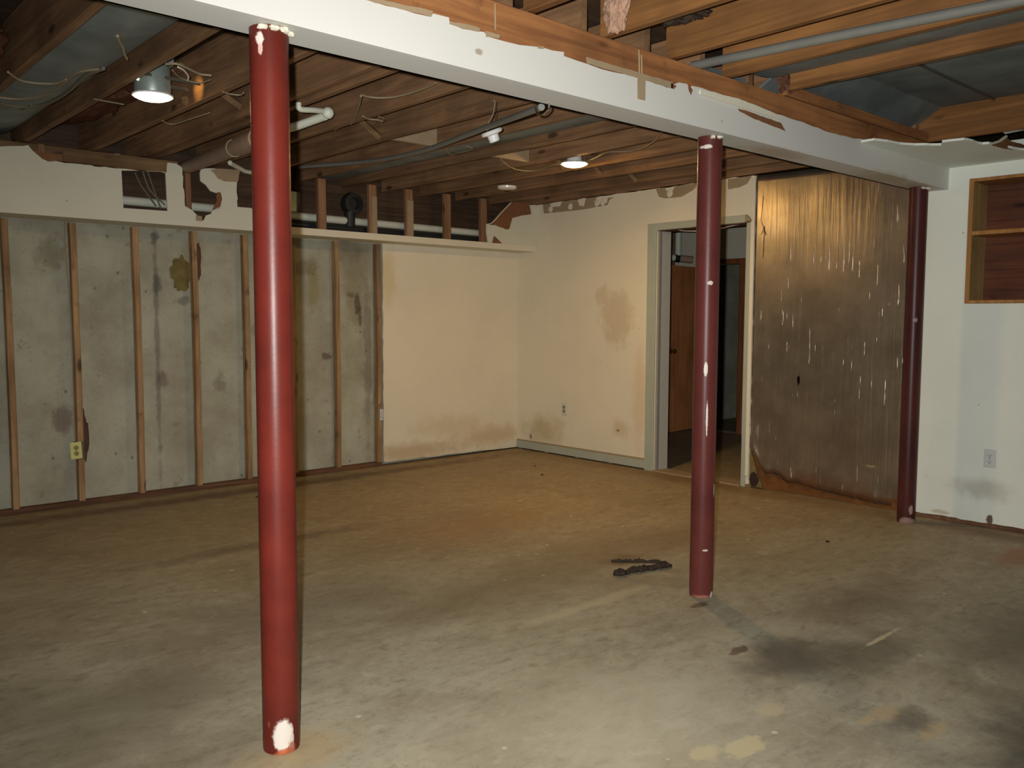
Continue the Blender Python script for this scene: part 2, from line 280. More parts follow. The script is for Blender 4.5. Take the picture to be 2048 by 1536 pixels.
def foil():
    t = NT('wrinkled_foil')
    s1 = t.noise(t.map(t.pos, (1, 34, 1.6)), 1.0, 5, 0.6, 0.3); s2 = t.noise(t.map(t.pos, (1, 90, 5)), 1.0, 3, 0.6); s3 = t.noise(t.pos, 4, 4, 0.6)
    h = t.math('ADD', t.math('ADD', t.math('MULTIPLY', s1, 1.0), t.math('MULTIPLY', s2, 0.25)), t.math('MULTIPLY', s3, 0.2))
    c = t.mix(t.step(s3, 0.3, 0.7), (176, 164, 148), (152, 141, 126))
    for ctr, rad, cc, op, soft in [((0, -3.15, 0.10), (0.2, 0.62, 0.09), (150, 104, 66), 0.6, 0.8), ((0, -3.047, .85), (.1, .012, .04), (34, 26, 22), 1, .3), ((0, -3.6, .04), (.2, .3, .06), (150, 104, 60), .7, .8),
        ((0, -3.61, 0.283), (0.1, 0.05, 0.012), (226, 222, 180), 0.8, 0.4), ((0, -3.69, 1.41), (.1, .018, .018), (214, 196, 176), .7, .4)]:
        c = t.mix(t.math('MULTIPLY', t.blob(ctr, rad, soft, 0.5, 10), op), c, cc)
    cr = t.step(t.noise(t.map(t.pos, (1, 62, 3.2)), 1.0, 2, 0.5), 0.66, 0.74)
    h = t.math('ADD', h, t.math('MULTIPLY', cr, 0.5))
    t.bump(h, 0.45, 0.006)
    return t.fin(c, 0.34, 0.88, 0.5)
M['foil'] = foil()
def duct_mat():
    t = NT('dull_galvanised_sheet'); a = t.noise(t.pos, 3, 5, 0.6); b = t.noise(t.pos, 50, 3)
    c = t.mix(t.step(a, 0.3, 0.7), (104, 114, 114), (136, 146, 146)); t.bump(b, 0.1, 0.002)
    return t.fin(c, 0.55, 0.35, 0.4)
M['duct'] = duct_mat()
def emis(name, col, st):
    t = NT(name); t.b.inputs['Emission Color'].default_value = col; t.b.inputs['Emission Strength'].default_value = st; return t.fin((240, 230, 210), 0.5)
M['glow'] = emis('lit_lamp_lens', (1, 0.80, 0.50, 1), 30)
M['glow_far'] = emis('lit_yellow_lamp_lens', (1, 0.60, 0.20, 1), 230)
M['glow_slot'] = emis('light_leak', (1, 0.9, 0.85, 1), 3)

# ------------------------------------------------------------------ mesh helpers
def root_loc(p):
    v = Vector((0, 0, 0))
    while p is not None: v += p.location; p = p.parent
    return v
def link(name, bm, mat, parent=None, smooth=False):
    me = bpy.data.meshes.new(name)
    off = root_loc(parent)
    if off.length: bmesh.ops.translate(bm, verts=bm.verts, vec=-off)
    bmesh.ops.recalc_face_normals(bm, faces=bm.faces)
    if smooth:
        for f in bm.faces: f.smooth = True
    bm.to_mesh(me); bm.free(); me.materials.append(mat)
    if smooth:
        try: me.set_sharp_from_angle(angle=math.radians(40))
        except Exception: pass
    o = bpy.data.objects.new(name, me); COL.objects.link(o); o.parent = parent
    return o
def tag(o, label=None, cat=None, group=None, kind=None):
    if label: o['label'] = label
    if cat: o['category'] = cat
    if group: o['group'] = group
    if kind: o['kind'] = kind
    return o
def thing(name, loc, label, cat, group=None):
    o = bpy.data.objects.new(name, None); COL.objects.link(o); o.location = loc; o.empty_display_size = 0.1
    return tag(o, label, cat, group)
def add_box(bm, x0, x1, y0, y1, z0, z1, bev=0.0):
    vs = [bm.verts.new((x, y, z)) for x in (x0, x1) for y in (y0, y1) for z in (z0, z1)]
    fs = [bm.faces.new([vs[i] for i in q]) for q in ((0,1,3,2),(4,6,7,5),(0,4,5,1),(2,3,7,6),(0,2,6,4),(1,5,7,3))]
    if bev:
        es = set(e for f in fs for e in f.edges)
        bmesh.ops.bevel(bm, geom=list(es), offset=bev, segments=1, affect='EDGES')
def box(name, x0, x1, y0, y1, z0, z1, mat, parent=None, bev=0.0):
    bm = bmesh.new(); add_box(bm, x0, x1, y0, y1, z0, z1, bev); return link(name, bm, mat, parent)
def lumber(name, a0, a1, x0, x1, z0, z1, mat, parent, axis='y', bow=0.003, seg=6, seed=0):
    """a board along an axis with slightly uneven, eased edges"""
    bm = bmesh.new(); rings = []
    rnd = random.Random(seed*31+5)
    for i in range(seg+1):
        t = i/seg; a = a0+(a1-a0)*t; dx = bow*math.sin(t*3.1*(1+rnd.random()*0.2))+rnd.uniform(-1, 1)*bow*0.35; dz = rnd.uniform(-1, 1)*bow*0.4
        e = 0.003
        loop = [(x0+e, z0), (x1-e, z0), (x1, z0+e), (x1, z1-e), (x1-e, z1), (x0+e, z1), (x0, z1-e), (x0, z0+e)]
        vs = []
        for (u, v) in loop:
            u += dx; v += dz
            vs.append(bm.verts.new((u, a, v) if axis == 'y' else ((a, u, v) if axis == 'x' else (u, v, a))))
        rings.append(vs)
    for i in range(seg):
        for j in range(8): bm.faces.new((rings[i][j], rings[i][(j+1) % 8], rings[i+1][(j+1) % 8], rings[i+1][j]))
    bm.faces.new(rings[0][::-1]); bm.faces.new(rings[-1])
    return link(name, bm, mat, parent)
def jag(pts, amp=0.006, step=0.03, seed=1, closed=True):
    """roughen a polygon outline: [(u,v,jagged?)...]"""
    rnd = random.Random(seed); out = []; n = len(pts)
    for i in range(n if closed else n-1):
        a = pts[i]; b = pts[(i+1) % n]; out.append((a[0], a[1]))
        if len(a) > 2 and a[2]:
            L = math.hypot(b[0]-a[0], b[1]-a[1]); k = max(1, int(L/step))
            for j in range(1, k):
                t = (j+rnd.uniform(-0.3, 0.3))/k
                out.append((a[0]+(b[0]-a[0])*t+rnd.uniform(-amp, amp), a[1]+(b[1]-a[1])*t+rnd.uniform(-amp, amp)))
    return out
def slab(name, loops, axis, v0, v1, mat, parent=None):
    """flat sheet with holes: loops of (u,v), extruded between v0 and v1 along axis"""
    def P(u, v, w):
        return (w, u, v) if axis == 0 else ((u, w, v) if axis == 1 else (u, v, w))
    bm = bmesh.new()
    tess = tessellate_polygon([[Vector((u, v, 0)) for u, v in lp] for lp in loops])
    flat = [q for lp in loops for q in lp]
    A = [bm.verts.new(P(u, v, v0)) for u, v in flat]; B = [bm.verts.new(P(u, v, v1)) for u, v in flat]
    for tr in tess:
        for V_ in (A, B):
            try: bm.faces.new([V_[i] for i in tr])
            except ValueError: pass
    k = 0
    for lp in loops:
        n = len(lp)
        for i in range(n):
            a, b = k+i, k+(i+1) % n
            try: bm.faces.new((A[a], A[b], B[b], B[a]))
            except ValueError: pass
        k += n
    return link(name, bm, mat, parent)
def uv(px_pts, ax, v, j=False):
    o = []
    for q in px_pts:
        p = at(q[0], q[1], ax, v); uvp = [p[i] for i in range(3) if i != ax]
        o.append((uvp[0], uvp[1], 1 if (j or (len(q) > 2 and q[2])) else 0))
    return o
def rect(a0, a1, b0, b1): return [(a0, b0), (a1, b0), (a1, b1), (a0, b1)]
def add_tube(bm, pts, r, seg=10, cap=True):
    pts = [Vector(p) for p in pts]; rs = r if isinstance(r, (list, tuple)) else [r]*len(pts); rings = []; prev = None
    for i, p in enumerate(pts):
        t = (pts[min(i+1, len(pts)-1)]-pts[max(i-1, 0)]).normalized()
        if prev is None:
            a = Vector((0, 0, 1)) if abs(t.z) < 0.9 else Vector((1, 0, 0)); n = t.cross(a).normalized()
        else: n = (prev-t*prev.dot(t)).normalized()
        prev = n; b = t.cross(n)
        rings.append([bm.verts.new(p+(n*math.cos(2*math.pi*k/seg)+b*math.sin(2*math.pi*k/seg))*rs[i]) for k in range(seg)])
    for i in range(len(rings)-1):
        for k in range(seg): bm.faces.new((rings[i][k], rings[i][(k+1) % seg], rings[i+1][(k+1) % seg], rings[i+1][k]))
    if cap: bm.faces.new(rings[0][::-1]); bm.faces.new(rings[-1])
def spline(pts, n=6):
    P = [Vector(p) for p in pts]; P = [P[0]*2-P[1]]+P+[P[-1]*2-P[-2]]; out = []
    for i in range(1, len(P)-2):
        for k in range(n):
            t = k/n; out.append(0.5*((2*P[i])+(-P[i-1]+P[i+1])*t+(2*P[i-1]-5*P[i]+4*P[i+1]-P[i+2])*t*t+(-P[i-1]+3*P[i]-3*P[i+1]+P[i+2])*t**3))
    out.append(P[-2]); return out
def tube(name, pts, r, mat, parent=None, seg=10, sm=0):
    bm = bmesh.new(); add_tube(bm, spline(pts, sm) if sm else pts, r, seg); return link(name, bm, mat, parent, True)
def lathe(name, prof, c, mat, parent=None, seg=32, M4=None):
    bm = bmesh.new(); rings = []
    for (r, z) in prof:
        rings.append([bm.verts.new((r*math.cos(2*math.pi*k/seg), r*math.sin(2*math.pi*k/seg), z)) for k in range(seg)])
    for i in range(len(rings)-1):
        for k in range(seg): bm.faces.new((rings[i][k], rings[i][(k+1) % seg], rings[i+1][(k+1) % seg], rings[i+1][k]))
    bm.faces.new(rings[0][::-1]); bm.faces.new(rings[-1])
    if M4 is not None: bmesh.ops.transform(bm, matrix=M4, verts=bm.verts)
    bmesh.ops.translate(bm, verts=bm.verts, vec=Vector(c))
    return link(name, bm, mat, parent, True)
def lump(name, c, s, mat, parent=None, amp=0.35, sub=3, fr=2.5, seed=0, rot=None):
    bm = bmesh.new(); bmesh.ops.create_icosphere(bm, subdivisions=sub, radius=1)
    for v in bm.verts:
        n = noise.noise(v.co*fr+Vector((seed*3.1, seed, 0)))+0.5*noise.noise(v.co*fr*2.6+Vector((seed, 0, 9)))
        v.co = v.co*(1+amp*n)
        v.co = Vector((v.co.x*s[0], v.co.y*s[1], v.co.z*s[2]))
    if rot is not None: bmesh.ops.transform(bm, matrix=rot.to_4x4(), verts=bm.verts)
    bmesh.ops.translate(bm, verts=bm.verts, vec=Vector(c))
    return link(name, bm, mat, parent, True)

# ------------------------------------------------------------------ setting
XL, YF = -8.6, -9.2         # unseen far ends of the basement
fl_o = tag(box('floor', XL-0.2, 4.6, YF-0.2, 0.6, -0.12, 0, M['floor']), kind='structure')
# back left wall: poured concrete behind studs, part still covered with drywall
wl = tag(box('wall_left', XL, 4.5, 0.08, 0.28, 0, 2.66, M['concrete']), kind='structure')
st_x = [-6.50, -6.09, -5.69, -5.28, -4.88, -4.467, -4.062, -3.653, -3.232, -2.832, -2.43, -2.030, -1.622]
for i, x in enumerate(st_x):
    z1 = 1.94
    lumber('stud', 0.036, z1, x-0.019, x+0.019, 0.012, 0.074, M['stud'], wl, 'z', 0.004, 8, i)
lumber('bottom_plate', XL, -1.60, 0.014, 0.078, 0.0, 0.036, M['plate'], wl, 'x', 0.002, 20, 40)
dl = [(-1.588, 0.038, 0), (-1.588, 1.955, 0), (0.0, 1.955, 0), (0.0, 0.012, 1)]
dlj = jag([(0.0, 0.012, 0), (0.0, 1.955, 0), (-1.588, 1.955, 1), (-1.591, 0.036, 1)], 0.004, 0.06, 3)
slab('drywall_sheet', [dlj], 1, 0.0, 0.0118, M['wall_l'], wl)
bb = jag([(-1.59, 0.034, 1), (-0.005, 0.028, 0), (-0.005, 0.092, 0), (-1.59, 0.098, 0)], 0.004, 0.05, 8)
tag(slab('baseboard_left', [bb], 1, -0.004, -0.0005, M['wall_l']), kind='structure')

# back right wall with the doorway, bare foil bay and shelf niche
YD0, YD1, ZD = -1.742, -2.598, 2.037
top = uv([(1068, 412), (1082, 409), (1090, 410), (1126, 400), (1160, 396), (1200, 388), (1250, 378), (1310, 372), (1370, 364), (1440, 354), (1505, 350)], 0, 0.0, True)
top = [(0.0, 2.392, 0)]+[(u, min(v, 2.392), 1) for u, v, _ in top]+[(-2.668, 2.385, 1)]
out = top + [(-2.672, 0.03, 0), (-2.635, 0.02, 0), (YD1-0.037, ZD+0.03, 0), (YD0, ZD+0.03, 0), (YD0, 0.012, 0), (0, 0.012, 0)]
wr = tag(slab('wall_right', [jag(out, 0.006, 0.05, 5)], 0, 0.0, 0.012, M['wall_r']), kind='structure')
for i, (a, b) in enumerate(((-2.672, -2.60), (-1.742, -1.70), (-3.05, -3.012), (-3.46, -3.422), (-3.87, -3.832), (-3.97, -3.932), (-0.42, -0.38), (-0.83, -0.79), (-1.24, -1.20), (-0.04, -0.002))):
    lumber('stud', 0.0 if i > 1 else 0, 2.39, a, b, 0.013 if i not in (2, 3, 4) else 0.078, 0.13, M['stud'], wr, 'z', 0.001, 4, 60+i)
    # swap so that depth runs along x
    o = wr.children[-1]
    for v in o.data.vertices: v.co = (v.co.y, v.co.x, v.co.z)
    o.data.flip_normals()
lumber('bottom_plate', -3.93, -9.0, 0.006, 0.10, 0.0, 0.036, M['plate'], wr, 'y', 0.001, 8, 71)
lumber('bottom_plate', -2.66, -3.93, 0.078, 0.12, 0.0, 0.036, M['plate'], wr, 'y', 0.001, 8, 72)
nich = rect(-4.86, -4.198, 1.408, 2.186)
ww = jag([(-3.93, 0.030, 0), (-3.93, 2.39, 0), (YF, 2.39, 0), (YF, 0.03, 1)], 0.005, 0.06, 12)
slab('drywall_sheet', [ww, nich], 0, 0.0, 0.012, M['wall_white'], wr)
bbr = jag([(-3.935, 0.034, 0), (-3.935, 0.082, 0), (-4.36, 0.082, 0), (-4.36, 0.032, 1)], 0.003, 0.05, 13)
slab('drywall_strip', [bbr], 0, -0.003, -0.0002, M['wall_white'], wr)
lumber('top_plate', -3.93, -2.70, 0.078, 0.13, 2.30, 2.393, M['soffit_wood'], wr, 'y', 0.001, 6, 78)
lumber('top_plate', -2.66, -0.005, 0.013, 0.10, 2.30, 2.393, M['soffit_wood'], wr, 'y', 0.001, 6, 77)
# torn paper patches along the top of the back right wall
for k, pp in enumerate(([(1086, 410), (1100, 407), (1103, 414), (1120, 413), (1124, 404), (1155, 399), (1158, 411), (1168, 413), (1172, 396), (1192, 393), (1192, 408), (1214, 406), (1216, 396), (1228, 394), (1219, 400), (1215, 410), (1165, 419), (1120, 424), (1088, 427)],
                        [(1312, 374), (1330, 371), (1332, 381), (1345, 383), (1350, 370), (1395, 363), (1400, 366), (1385, 381), (1362, 394), (1330, 397), (1318, 394)],
                        [(1456, 354), (1504, 348), (1494, 368), (1478, 375), (1456, 379)])):
    q = [(u, min(v, 2.39), 1) for u, v, _ in uv(pp, 0, -0.001, True)]
    slab('torn_paper', [jag(q, 0.002, 0.03, 20+k)], 0, -0.0022, -0.0002, M['tape'], wr)
for k, y in enumerate((-0.46, -0.72, -1.05, -1.12, -1.86)):
    lump('joint_compound', (-0.003, y, 2.335), (0.003, 0.03, 0.03), M['gypsum'], wr, 0.3, 2, 2, k)

bsr = slab('baseboard_right', [[(-1.643, 0.014), (-0.002, 0.014), (-0.002, 0.083), (-1.643, 0.083)]], 0, -0.013, 0, M['green_paint']); tag(bsr, kind='structure')
slab('top_edge', [[(-1.643, 0.083), (-0.002, 0.083), (-0.002, 0.096), (-1.643, 0.1)]], 0, -0.004, -0.0002, M['tape'], bsr)

# doorway 1
d1 = tag(thing('door_1', (0, -2.17, 0), None, None), kind='structure')
def casing(y0, y1, z0, z1, nm='casing'):
    o = box(nm, -0.017, -0.0002, y0, y1, z0, z1, M['green_paint'], d1, 0.003)
    return o
casing(-1.736, -1.644, 0.0, 2.10)
casing(-2.60, -1.737, 2.042, 2.10, 'head_casing')
box('casing_bead', -0.023, -0.017, -1.70, -1.688, 0.0, 2.04, M['green_paint'], d1, 0.002)
flap = slab('torn_casing_end', [[(-2.60, 2.044), (-2.655, 2.052), (-2.612, 2.098), (-2.60, 2.098)]], 0, -0.03, -0.017, M['tape'], d1)
box('jamb', 0.0, 0.040, -1.762, -1.743, 0.0, 2.037, M['jamb_grey'], d1, 0.001)
box('door_stop', 0.012, 0.040, -1.743, -1.752, 0.0, 2.037, M['jamb_grey'], d1)
hj = box('jamb', 0.0402, 0.155, -1.762, -1.743, 0.0, 2.037, M['white_paint'], d1, 0.001)
for z in (1.84, 1.04, 0.26):
    h = box('hinge', 0.055, 0.15, -1.7445, -1.748, z-0.05, z+0.05, M['hanger'], d1, 0.0005)
    tube('knuckle', [(0.052, -1.748, z-0.05), (0.052, -1.748, z+0.05)], 0.006, M['hanger'], h, 8)
box('jamb', -0.004, 0.15, -2.618, -2.598, 0.0, 2.04, M['green_paint'], d1, 0.002)
box('head_jamb', 0.0, 0.155, -2.598, -1.743, 2.037, 2.056, M['plate'], d1, 0.001)
box('casing', -0.010, -0.0002, -2.64, -2.618, 0.0, 2.04, M['green_paint'], d1, 0.002)
box('casing', -0.014, -0.0002, -2.672, -2.641, 0.09, 2.36, M['wall_r'], d1, 0.002)
box('threshold', -0.03, 0.15, -2.598, -1.743, 0.0, 0.012, M['tape'], d1, 0.004)

# far room behind doorway 1
ZR = 2.66
w2 = tag(slab('wall_back', [rect(-3.5, 0.078, 0, ZR), rect(-0.845, -0.285, 0.0005, 1.925)], 0, 2.62, 2.74, M['room2']), kind='structure')
d2 = tag(thing('door_2', (2.62, -0.56, 0), None, None), kind='structure')
box('casing', 2.60, 2.6195, -0.90, -0.845, 0, 1.98, M['casing_brown'], d2, 0.003)
box('casing', 2.60, 2.6195, -0.285, -0.235, 0, 1.98, M['casing_brown'], d2, 0.003)
box('head_casing', 2.60, 2.6195, -0.845, -0.285, 1.925, 1.98, M['casing_brown'], d2, 0.003)
box('jamb', 2.62, 2.74, -0.8449, -0.83, 0, 1.925, M['casing_brown'], d2)
# leaf standing open toward the doorway
hx, hy, fx, fy = 2.585, -0.262, 1.96, -0.325
dv = Vector((fx-hx, fy-hy, 0)).normalized(); nv = Vector((-dv.y, dv.x, 0)); Lf = 0.63
bm = bmesh.new()
add_box(bm, 0, Lf, -0.017, 0.017, 0.012, 1.90, 0.002)
MM = Matrix(((dv.x, nv.x, 0, hx), (dv.y, nv.y, 0, hy), (0, 0, 1, 0), (0, 0, 0, 1)))
bmesh.ops.transform(bm, matrix=MM, verts=bm.verts)
leaf = link('door_leaf', bm, M['door_wood'], d2)
kp = Vector((hx, hy, 0.935))+dv*(Lf-0.07)
for s in (1, -1):
    lathe('door_knob', [(0.0, 0), (0.028, 0), (0.028, 0.006), (0.010, 0.012), (0.010, 0.035), (0.026, 0.045), (0.028, 0.06), (0.018, 0.07), (0.0, 0.072)], kp+nv*s*0.017, M['brass'], leaf, 16,
          (nv*s).to_track_quat('Z', 'Y').to_matrix().to_4x4())
w3 = tag(box('wall_side', 4.0, 4.1, -3.5, 0.078, 0, ZR, M['dark']), kind='structure')  # near-black backing, paints the darkness beyond the far door opening
tag(box('wall_inner', 0.16, 4.5, -3.62, -3.5, 0, ZR, M['room2']), kind='structure')
# pipe tee in the far room
t = thing('drain_tee', (2.2, -0.16, 1.95), 'white plastic drain tee with black rubber coupling seen through the doorway', 'pipe')
pa = at(1334, 514, 0, 2.2); pb = at(1386, 520, 0, 2.45)
dd = (pb-pa)
tube('pipe', [pa-dd*0.5, pb], 0.036, M['pvc'], t, 16)
tube('rubber_coupling', [pa+dd*0.30, pa+dd*0.48], 0.047, M['rubber'], t, 16)
tube('socket', [pa+dd*0.5, pa+dd*0.98], 0.042, M['drain'], t, 16)
pv = pa+dd*0.42
tube('riser', [pv, pv+Vector((0, 0, 0.55))], 0.036, M['pvc'], t, 14)
tag(box('wood_board', 2.30, 2.34, -0.14, 0.03, 1.9, 2.6, M['stud']), 'upright board beside the white drain tee in the far room', 'board')
fc = tube('loose_cable', [at(1346, 455, 0, 0.06), at(1362, 461, 0, 0.06), at(1385, 462, 0, 0.06), at(1405, 461, 0, 0.06), at(1440, 457, 0, 0.06), at(1462, 452, 0, 0.06), at(1490, 446, 0, 0.06)], 0.004, M['cable_white'], None, 8, 5)
tag(fc, 'white cable sagging below the head of the open doorway', 'cable')

# walls behind the camera
tag(box('wall_rear', XL, 0.1, YF-0.15, YF, 0, 2.66, M['wall_white']), kind='structure')
tag(box('wall_far_left', XL-0.15, XL, YF, 0.2, 0, 2.66, M['wall_white']), kind='structure')

# ceiling: subfloor boards over open joists
ceil = tag(box('ceiling', XL, 4.5, YF, 0.28, 2.66, 2.70, M['subfloor']), kind='structure')
ZJ, ZT = 2.395, 2.655
far_x = [-3.150+0.4064*k for k in range(-13, 8)]
for i, x in enumerate(far_x):
    xs = {7: 0}.get(i, 0)
    if x < XL+0.1 or x > -0.02: continue
    lumber('joist', -3.86 if True else 0, 0.07, x-0.038, x, ZJ, ZT, M['joist'], ceil, 'y', 0.002, 8, i)
lumber('joist', -3.86, 0.07, -3.69, -3.652, ZJ, ZT, M['joist'], ceil, 'y', 0.002, 8, 55)
lumber('joist', -3.86, 0.0, -0.046, -0.008, ZJ, ZT, M['joist'], ceil, 'y', 0.001, 8, 56)
near_x = [-3.205+0.4080*k for k in range(-12, 4)]
for i, x in enumerate(near_x):
    if x < XL+0.1: continue
    lumber('joist', YF+0.02, -4.02 if x < -2.1 else -4.12, x-0.038, x, ZJ, ZT, M['joist_near'], ceil, 'y', 0.002, 8, 100+i)
lumber('joist', YF+0.02, -3.92, -0.282, -0.244, ZJ, 2.60, M['joist_near'], ceil, 'y', 0.002, 8, 131)
for x0, k in ((-3.99, 0), (-3.556, 1), (-3.11, 2), (-2.70, 3), (-2.30, 4), (-1.89, 5), (-1.485, 6), (-1.08, 7), (-0.675, 8), (-4.37, 9)):
    nxt = min([x for x in far_x if x > x0+0.05] or [0])-0.04
    sm = M['joist_x']
    if k in (0, 1, 7, 8, 9, 3, 5, 6, 2, 4):
        # solid block or crossed bridging between two joists
        if k in (3, 5):
            box('blocking', x0-0.042, nxt, -1.83, -1.79, ZJ+0.01, ZT, M['tape'], ceil, 0.002)
        elif k in (0, 2, 8, 7, 6):
            for s in (0, 1):
                bm = bmesh.new(); add_tube(bm, [(x0-0.03, -1.79-0.05*s, ZJ+0.02 if s else ZT-0.03), (nxt-0.005, -1.79-0.05*s, ZT-0.03 if s else ZJ+0.02)], 0.022, 4)
                link('bridging_strut', bm, sm, ceil)
lumber('header', -1.93, -0.285, -4.050, -4.006, ZJ+0.003, 2.452, M['beam_wood'], ceil, 'x', 0.003, 6, 140)
lumber('rim_board', XL, 0.0, 0.045, 0.078, 2.0, ZT, M['subfloor'], ceil, 'x', 0.001, 12, 141)
for o in list(ceil.children):
    pass
box('block', -0.31, -0.283, -3.79, -3.70, 2.455, 2.575, M['soffit_wood'], ceil, 0.003)
lumber('post_block', 2.392, 2.58, -0.325, -0.284, -3.99, -3.90, M['soffit_wood'], ceil, 'z', 0.001, 2, 143)

# ------------------------------------------------------------------ main beam
beam = thing('main_beam', (-4.3, -3.99, 2.134), 'long white drywall-wrapped beam carried on three red steel columns', 'beam')
for j in range(3):
    lumber('plank', XL+0.02, -0.005, -4.054+j*0.047, -4.010+j*0.047, 2.15, 2.390, M['beam_wood'], beam, 'x', 0.0015, 14, 200+j)
yb = -4.070
tp = uv([(560, -45), (640, -24), (690, -8), (742, 2), (800, 17), (862, 34), (866, 27), (898, 35), (899, 43), (922, 52), (925, 58), (968, 64), (975, 73), (1010, 83), (1060, 92), (1085, 95), (1105, 101), (1128, 104), (1128, 112),
         (1175, 128), (1240, 147), (1290, 160), (1338, 177), (1342, 170), (1358, 165), (1374, 168), (1384, 184), (1386, 172), (1430, 184), (1478, 199), (1540, 222), (1590, 240), (1650, 262), (1700, 275), (1745, 283), (1758, 281), (1800, 296), (1850, 311)], 1, yb, True)
tp = [(XL+0.02, 2.30, 0)]+[(max(u, XL+0.1), v, 1) for u, v, _ in tp]+[(0.0, 2.268, 0)]
front = tp+[(0.0, 2.134, 0), (XL+0.02, 2.134, 0)]
slab('front_panel', [jag(front, 0.004, 0.05, 31)], 1, yb, yb+0.0125, M['beam_white'], beam)
slab('underside_panel', [rect(XL+0.02, 0.0, yb+0.0127, -3.898)], 2, 2.134, 2.1465, M['beam_white'], beam)
slab('back_panel', [jag([(XL+0.02, 2.134, 0), (0.0, 2.134, 0), (0.0, 2.33, 1), (XL+0.02, 2.33, 0)], 0.006, 0.08, 33)], 1, -3.9105, -3.898, M['beam_white'], beam)
for k, pp in enumerate(([(742, -4), (800, 8), (866, 22), (862, 34), (800, 18), (742, 3)], [(899, 42), (935, 49), (960, 57), (958, 64), (925, 58), (899, 48)],
                        [(970, 62), (1000, 70), (998, 77), (972, 74)], [(1075, 93), (1088, 93), (1087, 98), (1075, 97)],
                        [(1172, 114), (1230, 131), (1290, 149), (1345, 164), (1345, 178), (1291, 161), (1290, 201), (1275, 197), (1275, 155), (1230, 143), (1174, 127)],
                        [(1476, 217), (1500, 224), (1530, 235), (1562, 246), (1571, 262), (1540, 250), (1505, 236), (1478, 222)],
                        [(1342, 166), (1353, 172), (1348, 178), (1342, 176)], [(1376, 166), (1385, 180), (1382, 190), (1377, 180)],
                        [(1780, 286), (1845, 300), (1851, 306), (1820, 303), (1783, 293)])):
    slab('torn_paper', [jag(uv(pp, 1, yb-0.001, True), 0.0015, 0.02, 50+k)], 1, yb-0.0022, yb-0.0004, M['tape'] if k < 5 else M['paper'], beam)
slab('loose_strip', [jag(uv([(1400, 180), (1478, 198), (1560, 232), (1562, 240), (1478, 214), (1400, 188)], 1, yb-0.006, True), 0.001, 0.02, 70)], 1, yb-0.009, yb-0.003, M['gypsum'], beam)
# light streak of joint compound on the exposed wood
for k, (a, b) in enumerate((((1278, 100), (1279, 148)), ((1283, 110), (1284, 150)), ((990, 8), (991, 60)))):
    tube('compound_drip', [at(a[0], a[1], 1, -4.056), at(b[0], b[1], 1, -4.056)], 0.003, M['tape'], beam, 6)

# ------------------------------------------------------------------ columns
def column(c, mat, label, plaster):
    t = thing('support_column', (c[0], c[1], 0), label, 'column', None)
    prof = [(0.0, 0.001), (0.054, 0.001), (0.055, 0.01), (0.055, 0.5), (0.055, 1.1), (0.055, 1.7), (0.055, 2.1335), (0, 2.1335)]
    lathe('shaft', prof, (c[0], c[1], 0), mat, t, 40)
    for k in range(plaster):
        a = -2.3+k*0.55
        lump('plaster_blob', (c[0]+0.057*math.cos(a), c[1]+0.057*math.sin(a), 2.125), (0.016, 0.013, 0.008), M['gypsum'], t, 0.5, 2, 2, k+c[0])
    return t
column(C1, M['red1'], 'bright red steel column nearest the camera, with a peeled white patch at its foot', 4)
column(C2, M['red2'], 'maroon steel column in front of the open doorway, scratched with white marks', 2)
column(C3, M['red3'], 'dark maroon steel column beside the foil panel at the white wall', 3)

# ------------------------------------------------------------------ soffit along the back left wall
ys = -0.26
so = thing('soffit', (-3.0, ys, 1.94), 'boxed drywall soffit with torn holes along the top of the stud wall', 'soffit')
zb = 1.946
fx0 = XL+0.02
frontL = [(fx0, zb, 0), (-2.70, zb, 0)] + uv([(560, 462), (556, 445), (545, 436), (528, 430), (510, 418), (475, 414), (474, 365), (476, 350), (470, 340), (440, 338), (402, 337), (400, 346), (401, 362), (412, 370), (421, 382), (432, 386), (441, 385), (444, 400), (440, 416), (424, 421), (423, 427), (412, 431), (408, 440), (402, 442), (392, 440), (394, 430), (384, 420), (370, 412), (366, 365), (365, 335), (352, 327), (335, 325), (333, 345), (240, 337), (130, 326), (112, 322), (100, 322), (85, 318), (64, 300), (56, 290), (20, 292), (0, 293)], 1, ys, True)+[(fx0, 2.37, 0)]
hole = uv([(243, 341), (320, 343), (331, 346), (335, 422), (247, 416)], 1, ys)
slab('drywall_face', [jag(frontL, 0.004, 0.03, 80), [(u, v) for u, v, _ in hole]], 1, ys, ys+0.0125, M['soffit_white'], so)
slab('torn_paper', [jag(uv([(424, 421), (441, 412), (444, 396), (441, 385), (436, 384), (432, 392), (434, 402), (428, 412)], 1, ys-0.004, True), 0.001, 0.02, 81)], 1, ys-0.006, ys-0.003, M['paper'], so)
slab('torn_paper', [jag(uv([(64, 300), (78, 303), (98, 309), (124, 308), (126, 312), (112, 322), (96, 323), (84, 317)], 1, ys-0.003, True), 0.001, 0.02, 82)], 1, ys-0.006, ys-0.003, M['paper'], so)
slab('torn_paper', [jag(uv([(392, 430), (404, 433), (404, 443), (392, 441)], 1, ys-0.003, True), 0.001, 0.02, 83)], 1, ys-0.006, ys-0.003, M['tape'], so)
slab('torn_paper', [jag(uv([(421, 340), (437, 337), (480, 340), (476, 364), (450, 363), (436, 357), (428, 346)], 1, ys-0.002, True), 0.001, 0.02, 84)], 1, ys-0.0035, ys-0.001, M['tape'], so)
tag(so.children[-1], 'peeled tan patch')
slab('bottom_panel', [rect(fx0, -0.001, ys+0.013, 0.0)], 2, zb, zb+0.0125, M['soffit_white'], so)
lumber('bottom_rail', -2.72, -0.40, ys+0.001, ys+0.060, zb+0.013, zb+0.034, M['soffit_wood'], so, 'x', 0.002, 10, 90)
